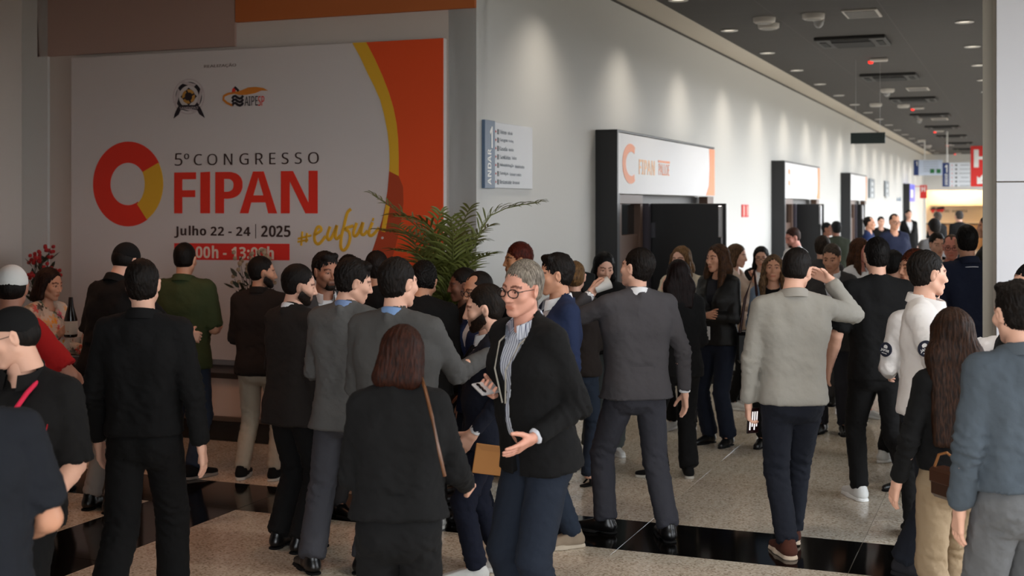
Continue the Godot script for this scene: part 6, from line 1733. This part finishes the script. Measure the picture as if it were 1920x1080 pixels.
func tube(pts: Array, r: float, sides := 8, r_end := -1.0) -> ArrayMesh:
	var b := Buf.new()
	var last := Vector3.UP
	for q in pts.size():
		var d: Vector3 = (pts[mini(q + 1, pts.size() - 1)] - pts[maxi(q - 1, 0)]).normalized()
		var x := d.cross(last if absf(d.dot(last)) < 0.95 else Vector3.RIGHT).normalized()
		var y := d.cross(x).normalized()
		var rr := r if r_end < 0.0 else lerpf(r, r_end, q / float(pts.size() - 1))
		for s in sides:
			var a := s * TAU / sides
			b.v.append(pts[q] + (x * cos(a) + y * sin(a)) * rr)
	for q in pts.size() - 1:
		for s in sides:
			var a := q * sides + s
			var c := q * sides + (s + 1) % sides
			b.i.append_array(PackedInt32Array([a, a + sides, c, c, a + sides, c + sides]))
	var e := (pts.size() - 1) * sides
	for s in range(1, sides - 1):
		b.i.append_array(PackedInt32Array([0, s, s + 1, e, e + s + 1, e + s]))
	b.normals()
	return b.mesh()

func lathe(profile: Array, sides := 24) -> ArrayMesh:
	var b := Buf.new()
	for p in profile:
		for s in sides:
			var a := s * TAU / sides
			b.v.append(Vector3(cos(a) * p[0], p[1], sin(a) * p[0]))
	for q in profile.size() - 1:
		for s in sides:
			var a := q * sides + s
			var c := q * sides + (s + 1) % sides
			b.i.append_array(PackedInt32Array([a, c, a + sides, c, c + sides, a + sides]))
	b.normals()
	return b.mesh()

# a flat plate with the outline pts (x, y), its face on +z
func plate(pts: PackedVector2Array, depth: float) -> ArrayMesh:
	var tri := Geometry2D.triangulate_polygon(pts)
	var st := SurfaceTool.new()
	st.begin(Mesh.PRIMITIVE_TRIANGLES)
	for q in range(0, tri.size(), 3):
		var a := pts[tri[q]]
		var b := pts[tri[q + 1]]
		var c := pts[tri[q + 2]]
		if (b - a).cross(c - a) > 0.0:
			var k := b
			b = c
			c = k
		for p in [a, b, c]:
			st.set_normal(Vector3(0, 0, 1))
			st.add_vertex(Vector3(p.x, p.y, depth))
	var area := 0.0
	for q in pts.size():
		area += pts[q].cross(pts[(q + 1) % pts.size()])
	for q in pts.size():
		var a := pts[q]
		var b := pts[(q + 1) % pts.size()]
		if area < 0.0:
			var k := a
			a = b
			b = k
		var n := Vector3((b - a).y, -(b - a).x, 0).normalized()
		for p in [Vector3(a.x, a.y, 0), Vector3(b.x, b.y, depth), Vector3(b.x, b.y, 0), Vector3(a.x, a.y, 0), Vector3(a.x, a.y, depth), Vector3(b.x, b.y, depth)]:
			st.set_normal(n)
			st.add_vertex(p)
	return st.commit()

func ring2(c: Vector2, r: Vector2, a0: float, a1: float, inner: Vector2, ci: Vector2, n := 40) -> PackedVector2Array:
	var p := PackedVector2Array()
	for q in n + 1:
		var a := lerpf(a0, a1, q / float(n))
		p.append(c + Vector2(cos(a), sin(a)) * r)
	for q in n + 1:
		var a := lerpf(a1, a0, q / float(n))
		p.append(ci + Vector2(cos(a), sin(a)) * inner)
	return p

func stroke2(pts: Array, w: float) -> PackedVector2Array:
	var left := PackedVector2Array()
	var right := PackedVector2Array()
	for q in pts.size():
		var d: Vector2 = (pts[mini(q + 1, pts.size() - 1)] - pts[maxi(q - 1, 0)]).normalized()
		var n := Vector2(-d.y, d.x) * w * 0.5
		left.append(pts[q] + n)
		right.append(pts[q] - n)
	right.reverse()
	left.append_array(right)
	return left

var fonts := {}
func lettering(parent: Node3D, text: String, m: Material, lo: Vector2, hi: Vector2, z := 0.002, bold := false, called := "lettering") -> MeshInstance3D:
	var t := TextMesh.new()
	if not fonts.has(bold):
		var f := SystemFont.new()
		f.font_names = PackedStringArray(["Droid Sans"])
		f.font_weight = 700 if bold else 400
		fonts[bold] = f
	t.font = fonts[bold]
	t.font_size = 32
	t.pixel_size = 0.01
	t.depth = 0.2
	t.curve_step = 2.0
	t.text = text
	var bb := t.get_aabb()
	var sx := (hi.x - lo.x) / bb.size.x
	var sy := (hi.y - lo.y) / bb.size.y
	var o := part(parent, called, t, m)
	o.transform = Transform3D(Basis.from_scale(Vector3(sx, sy, 0.01)), Vector3((lo.x + hi.x) * 0.5 - (bb.position.x + bb.size.x * 0.5) * sx, lo.y - bb.position.y * sy, z))
	return o

# ------------------------------------------------------------------ the corridor's own axes: x across it, y up, z back towards the lobby
const TURN := 0.37961
var FR := Transform3D(Basis(Vector3.UP, -TURN), Vector3.ZERO)

func ray(px: float) -> Vector2:         # (across, along) per metre of depth
	var t := (px - 960.0) / FOCAL
	return Vector2(cos(TURN) * t - sin(TURN), sin(TURN) * t + cos(TURN))

func on_cross(px: float, py: float, u: float) -> Vector2:     # a point of a wall across the corridor: (v, y)
	var r := ray(px)
	var s := u / r.y
	return Vector2(r.x * s, EYE - (py - HORIZON) / FOCAL * s)

func on_side(px: float, py: float, v: float) -> Vector2:      # a point of a wall along the corridor: (u, y)
	var r := ray(px)
	var s := v / r.x
	return Vector2(r.y * s, EYE - (py - HORIZON) / FOCAL * s)

func on_level(px: float, py: float, y: float) -> Vector2:     # a point of a level plane: (v, u)
	var s := (EYE - y) * FOCAL / (py - HORIZON)
	return ray(px) * s

func fr(v: float, y: float, u: float) -> Transform3D:
	return FR * Transform3D(Basis(), Vector3(v, y, -u))

func slabs(called: String, v0: float, v1: float, y0: float, y1: float, u0: float, u1: float, m: Material) -> MeshInstance3D:
	return struct(called, box(Vector3(v1 - v0, y1 - y0, u1 - u0)), m, fr((v0 + v1) * 0.5, (y0 + y1) * 0.5, (u0 + u1) * 0.5))
# ------------------------------------------------------------------ naming and materials
var used := {}
var mats := {}

func thing(o: Node3D, called: String, label: String, category: String, group := "", parent: Node = self) -> Node3D:
	used[called] = used.get(called, -1) + 1
	o.name = called if used[called] == 0 else "%s_%03d" % [called, used[called]]
	parent.add_child(o, true)
	o.set_meta("label", label)
	o.set_meta("category", category)
	if group:
		o.set_meta("group", group)
	return o

func part(parent: Node3D, called: String, mesh: Mesh, mat: Material, label := "") -> MeshInstance3D:
	var o := MeshInstance3D.new()
	o.mesh = mesh
	o.material_override = mat
	o.name = called
	parent.add_child(o, true)
	if label:
		o.set_meta("label", label)
	return o

func struct(called: String, mesh: Mesh, mat: Material, at := Transform3D()) -> MeshInstance3D:
	var o := part(self, called, mesh, mat)
	o.transform = at
	o.set_meta("kind", "structure")
	return o

func mat(key: String, col: Color, rough := 0.8, metal := 0.0) -> StandardMaterial3D:
	var id := key + str(col) + str(rough) + str(metal)
	if not mats.has(id):
		var m := StandardMaterial3D.new()
		m.resource_name = key
		m.albedo_color = col
		m.roughness = rough
		m.metallic = metal
		mats[id] = m
	return mats[id]

var cloth_bump: NoiseTexture2D
func cloth(col: Color, rough := 0.9, pattern := "") -> StandardMaterial3D:
	if pattern:
		return patterned(col, pattern)
	var id := "cloth" + str(col) + str(rough)
	if not mats.has(id):
		if cloth_bump == null:
			var n := FastNoiseLite.new()
			n.seed = 5
			n.frequency = 0.02
			n.fractal_octaves = 4
			cloth_bump = NoiseTexture2D.new()
			cloth_bump.width = 256
			cloth_bump.height = 256
			cloth_bump.seamless = true
			cloth_bump.as_normal_map = true
			cloth_bump.bump_strength = 5.0
			cloth_bump.noise = n
		var m := mat("cloth", col, rough).duplicate()
		m.normal_enabled = true
		m.normal_texture = cloth_bump
		m.normal_scale = 0.35
		m.uv1_triplanar = true
		m.uv1_scale = Vector3(4, 4, 4)
		m.metallic_specular = 0.35
		mats[id] = m
	return mats[id]

func patterned(col: Color, pattern: String) -> StandardMaterial3D:
	var id := "pat" + pattern
	if mats.has(id):
		return mats[id]
	var im := Image.create(128, 128, false, Image.FORMAT_RGB8)
	im.fill(col)
	var rng := RandomNumberGenerator.new()
	rng.seed = 3
	if pattern == "stripes":
		for x in range(0, 128, 16):
			im.fill_rect(Rect2i(x, 0, 4, 128), Color(0.22, 0.25, 0.36))
			im.fill_rect(Rect2i(x + 7, 0, 1, 128), Color(0.45, 0.48, 0.58))
	elif pattern == "floral":
		for q in 26:
			var c: Color = [Color(0.75, 0.12, 0.12), Color(0.12, 0.10, 0.09), Color(0.85, 0.55, 0.15), Color(0.2, 0.3, 0.18), Color(0.8, 0.3, 0.4)][q % 5]
			var x := rng.randi_range(0, 127)
			var y := rng.randi_range(0, 127)
			var r := rng.randi_range(6, 14)
			for a in range(-r, r):
				for b in range(-r, r):
					if a * a + b * b < r * r * (0.6 + 0.4 * sin(atan2(a, b) * 5.0)):
						im.set_pixel(posmod(x + a, 128), posmod(y + b, 128), c)
	var m := StandardMaterial3D.new()
	m.resource_name = pattern
	m.albedo_texture = ImageTexture.create_from_image(im)
	m.uv1_triplanar = true
	m.uv1_scale = Vector3(8, 8, 8) if pattern == "stripes" else Vector3(3, 3, 3)
	m.roughness = 0.9
	mats[id] = m
	return m

var hair_streaks: NoiseTexture2D
func skin_mat(col: Color) -> StandardMaterial3D:
	var m := mat("skin", col, 0.5)
	m.vertex_color_use_as_albedo = true
	m.metallic_specular = 0.4
	return m

func hair_mat(col: Color) -> StandardMaterial3D:
	var m := mat("hair", col, 0.6)
	if m.albedo_texture == null:
		if hair_streaks == null:
			var n := FastNoiseLite.new()
			n.seed = 8
			n.frequency = 0.06
			n.fractal_octaves = 3
			var g := Gradient.new()
			g.offsets = PackedFloat32Array([0.2, 0.5, 0.8])
			g.colors = PackedColorArray([Color(0.45, 0.43, 0.42), Color(0.80, 0.79, 0.78), Color(1, 1, 1)])
			hair_streaks = NoiseTexture2D.new()
			hair_streaks.width = 128
			hair_streaks.height = 128
			hair_streaks.seamless = true
			hair_streaks.noise = n
			hair_streaks.color_ramp = g
		m.vertex_color_use_as_albedo = true
		m.metallic_specular = 0.28
		m.albedo_texture = hair_streaks
		m.heightmap_enabled = true
		m.heightmap_texture = hair_streaks
		m.heightmap_scale = 0.12
		m.uv1_triplanar = true
		m.uv1_scale = Vector3(13, 2.5, 13)
	return m

func leather(col: Color) -> StandardMaterial3D:
	return mat("leather", col, 0.3)

func plastic(col: Color) -> StandardMaterial3D:
	return mat("plastic", col, 0.35)
# ------------------------------------------------------------------ fields and surface nets
class Buf:
	var v := PackedVector3Array()
	var n := PackedVector3Array()
	var c := PackedColorArray()
	var i := PackedInt32Array()

	func add(o: Buf, t := Transform3D(), tint := Color.WHITE) -> void:
		var base := v.size()
		v.append_array(t * o.v)
		var r := Transform3D(t.basis.orthonormalized(), Vector3.ZERO)
		n.append_array(r * o.n)
		if tint == Color.WHITE and o.c.size() == o.v.size():
			c.append_array(o.c)
		else:
			for q in o.v.size():
				c.append((o.c[q] if q < o.c.size() else Color.WHITE) * tint)
		var oi := o.i
		for q in oi.size():
			i.append(oi[q] + base)

	func normals() -> void:
		n = PackedVector3Array()
		n.resize(v.size())
		for q in range(0, i.size(), 3):
			var a := i[q]
			var b := i[q + 1]
			var d := i[q + 2]
			var f := (v[d] - v[a]).cross(v[b] - v[a])
			n[a] += f
			n[b] += f
			n[d] += f
		for q in n.size():
			n[q] = n[q].normalized()

	func mesh() -> ArrayMesh:
		var m := ArrayMesh.new()
		if v.is_empty():
			return m
		var a := []
		a.resize(Mesh.ARRAY_MAX)
		a[Mesh.ARRAY_VERTEX] = v
		a[Mesh.ARRAY_NORMAL] = n
		if c.size() == v.size():
			a[Mesh.ARRAY_COLOR] = c
		a[Mesh.ARRAY_INDEX] = i
		m.add_surface_from_arrays(Mesh.PRIMITIVE_TRIANGLES, a)
		return m


class Field:
	var o := Vector3.ZERO
	var nx := 0
	var ny := 0
	var nz := 0
	var h := 0.01
	var g := PackedFloat32Array()

	func _init(lo: Vector3, hi: Vector3, cell: float) -> void:
		o = lo
		h = cell
		nx = int((hi.x - lo.x) / cell) + 2
		ny = int((hi.y - lo.y) / cell) + 2
		nz = int((hi.z - lo.z) / cell) + 2
		g.resize(nx * ny * nz)
		g.fill(1.0)

	# a tapered bar from a to b, widened by wa..wb along side; flat cuts its far end square; sub carves it out
	func slab(a: Vector3, b: Vector3, ra: float, rb: float, k: float, wa := 0.0, wb := 0.0, side := Vector3.RIGHT, flat := false, sub := false) -> void:
		var pad := maxf(ra, rb) + k + h * 2.0
		var sa := side.abs() * maxf(wa, wb) + Vector3.ONE * pad
		var lo := (a.min(b) - sa - o) / h
		var hi := (a.max(b) + sa - o) / h
		var x0 := maxi(int(lo.x), 0)
		var x1 := mini(int(hi.x) + 1, nx - 1)
		var y0 := maxi(int(lo.y), 0)
		var y1 := mini(int(hi.y) + 1, ny - 1)
		var z0 := maxi(int(lo.z), 0)
		var z1 := mini(int(hi.z) + 1, nz - 1)
		var ab := b - a
		var inv := 1.0 / maxf(ab.length_squared(), 1e-9)
		var ln := ab.length()
		var wide := wa > 0.0 or wb > 0.0
		var kk := 0.25 / maxf(k, 1e-5)
		for z in range(z0, z1 + 1):
			for y in range(y0, y1 + 1):
				var i := (z * ny + y) * nx + x0
				var q0 := o + Vector3(0, y * h, z * h) - a
				for x in range(x0, x1 + 1):
					var q := q0
					q.x += x * h
					var tt := q.dot(ab) * inv
					var t := clampf(tt, 0.0, 1.0)
					if flat and tt > 1.0:
						q -= ab * tt
					else:
						q -= ab * t
					if wide:
						var w := wa + (wb - wa) * t
						q -= side * clampf(q.dot(side), -w, w)
					var d := q.length() - ra - (rb - ra) * t
					if flat and tt > 1.0:
						d = maxf(d, (tt - 1.0) * ln)
					var e := g[i]
					if sub:
						d = -d
						var m := k - absf(d - e)
						g[i] = maxf(d, e) + (m * m * kk if m > 0.0 else 0.0)
					else:
						var m := k - absf(d - e)
						g[i] = minf(d, e) - (m * m * kk if m > 0.0 else 0.0)
					i += 1

	func ball(c: Vector3, r: Vector3, k: float, sub := false, turn := Basis()) -> void:
		var big := maxf(r.x, maxf(r.y, r.z))
		var small := minf(r.x, minf(r.y, r.z))
		var pad := Vector3.ONE * (big + k + h * 2.0)
		var lo := (c - pad - o) / h
		var hi := (c + pad - o) / h
		var iv := Vector3(1.0 / r.x, 1.0 / r.y, 1.0 / r.z)
		var back := turn.transposed()
		var plain := turn == Basis()
		var kk := 0.25 / maxf(k, 1e-5)
		for z in range(maxi(int(lo.z), 0), mini(int(hi.z) + 2, nz)):
			for y in range(maxi(int(lo.y), 0), mini(int(hi.y) + 2, ny)):
				var x0 := maxi(int(lo.x), 0)
				var i := (z * ny + y) * nx + x0
				for x in range(x0, mini(int(hi.x) + 2, nx)):
					var q := o + Vector3(x * h, y * h, z * h) - c
					if not plain:
						q = back * q
					var s := q * iv
					var l := s.length()
					var l2 := (s * iv).length()
					var d := l * (l - 1.0) / l2 if l2 > 1e-6 else -small
					d = minf(d, 0.3)
					var e := g[i]
					if sub:
						d = -d
						var m := k - absf(d - e)
						g[i] = maxf(d, e) + (m * m * kk if m > 0.0 else 0.0)
					else:
						var m := k - absf(d - e)
						g[i] = minf(d, e) - (m * m * kk if m > 0.0 else 0.0)
					i += 1

	# keep what lies behind the plane (p, n)
	func clip(p: Vector3, n: Vector3) -> void:
		for z in nz:
			for y in ny:
				var i := (z * ny + y) * nx
				var d := (o + Vector3(0, y * h, z * h) - p).dot(n)
				var s := n.x * h
				for x in nx:
					if d > g[i]:
						g[i] = d
					d += s
					i += 1

	func at(p: Vector3) -> float:
		var q := (p - o) / h
		var x := clampi(int(q.x), 0, nx - 1)
		var y := clampi(int(q.y), 0, ny - 1)
		var z := clampi(int(q.z), 0, nz - 1)
		return g[(z * ny + y) * nx + x]

	func surface() -> Buf:
		var out := Buf.new()
		var vi := PackedInt32Array()
		vi.resize(g.size())
		vi.fill(-1)
		var sy := nx
		var sz := nx * ny
		var lim := h * 2.6
		var verts := PackedVector3Array()
		var idx := PackedInt32Array()
		var count := 0
		for z in nz - 1:
			for y in ny - 1:
				var i := z * sz + y * sy - 1
				for x in nx - 1:
					i += 1
					var v0 := g[i]
					if v0 > lim or v0 < -lim:
						continue
					var v1 := g[i + 1]
					var v2 := g[i + sy]
					var v3 := g[i + sy + 1]
					var v4 := g[i + sz]
					var v5 := g[i + sz + 1]
					var v6 := g[i + sz + sy]
					var v7 := g[i + sz + sy + 1]
					if v0 < 0.0:
						if v1 < 0.0 and v2 < 0.0 and v3 < 0.0 and v4 < 0.0 and v5 < 0.0 and v6 < 0.0 and v7 < 0.0:
							continue
					elif v1 >= 0.0 and v2 >= 0.0 and v3 >= 0.0 and v4 >= 0.0 and v5 >= 0.0 and v6 >= 0.0 and v7 >= 0.0:
						continue
					var gr := Vector3(v1 - v0 + v3 - v2 + v5 - v4 + v7 - v6, v2 - v0 + v3 - v1 + v6 - v4 + v7 - v5, v4 - v0 + v5 - v1 + v6 - v2 + v7 - v3) * 0.25
					var f := (v0 + v1 + v2 + v3 + v4 + v5 + v6 + v7) * 0.125
					var off := gr * (-f / maxf(gr.length_squared(), 1e-9))
					off = off.clamp(Vector3(-0.5, -0.5, -0.5), Vector3(0.5, 0.5, 0.5))
					verts.append(o + (Vector3(x + 0.5, y + 0.5, z + 0.5) + off) * h)
					vi[i] = count
					count += 1
					var neg := v0 < 0.0
					if y > 0 and z > 0 and neg != (v1 < 0.0):
						quad(idx, vi[i], vi[i - sy], vi[i - sy - sz], vi[i - sz], neg)
					if x > 0 and z > 0 and neg != (v2 < 0.0):
						quad(idx, vi[i], vi[i - sz], vi[i - sz - 1], vi[i - 1], neg)
					if x > 0 and y > 0 and neg != (v4 < 0.0):
						quad(idx, vi[i], vi[i - 1], vi[i - 1 - sy], vi[i - sy], neg)
		out.v = verts
		out.i = idx
		return out

	func quad(idx: PackedInt32Array, a: int, b: int, c: int, d: int, neg: bool) -> void:
		if a < 0 or b < 0 or c < 0 or d < 0:
			return
		if neg:
			idx.append_array(PackedInt32Array([a, c, b, a, d, c]))
		else:
			idx.append_array(PackedInt32Array([a, b, c, a, c, d]))
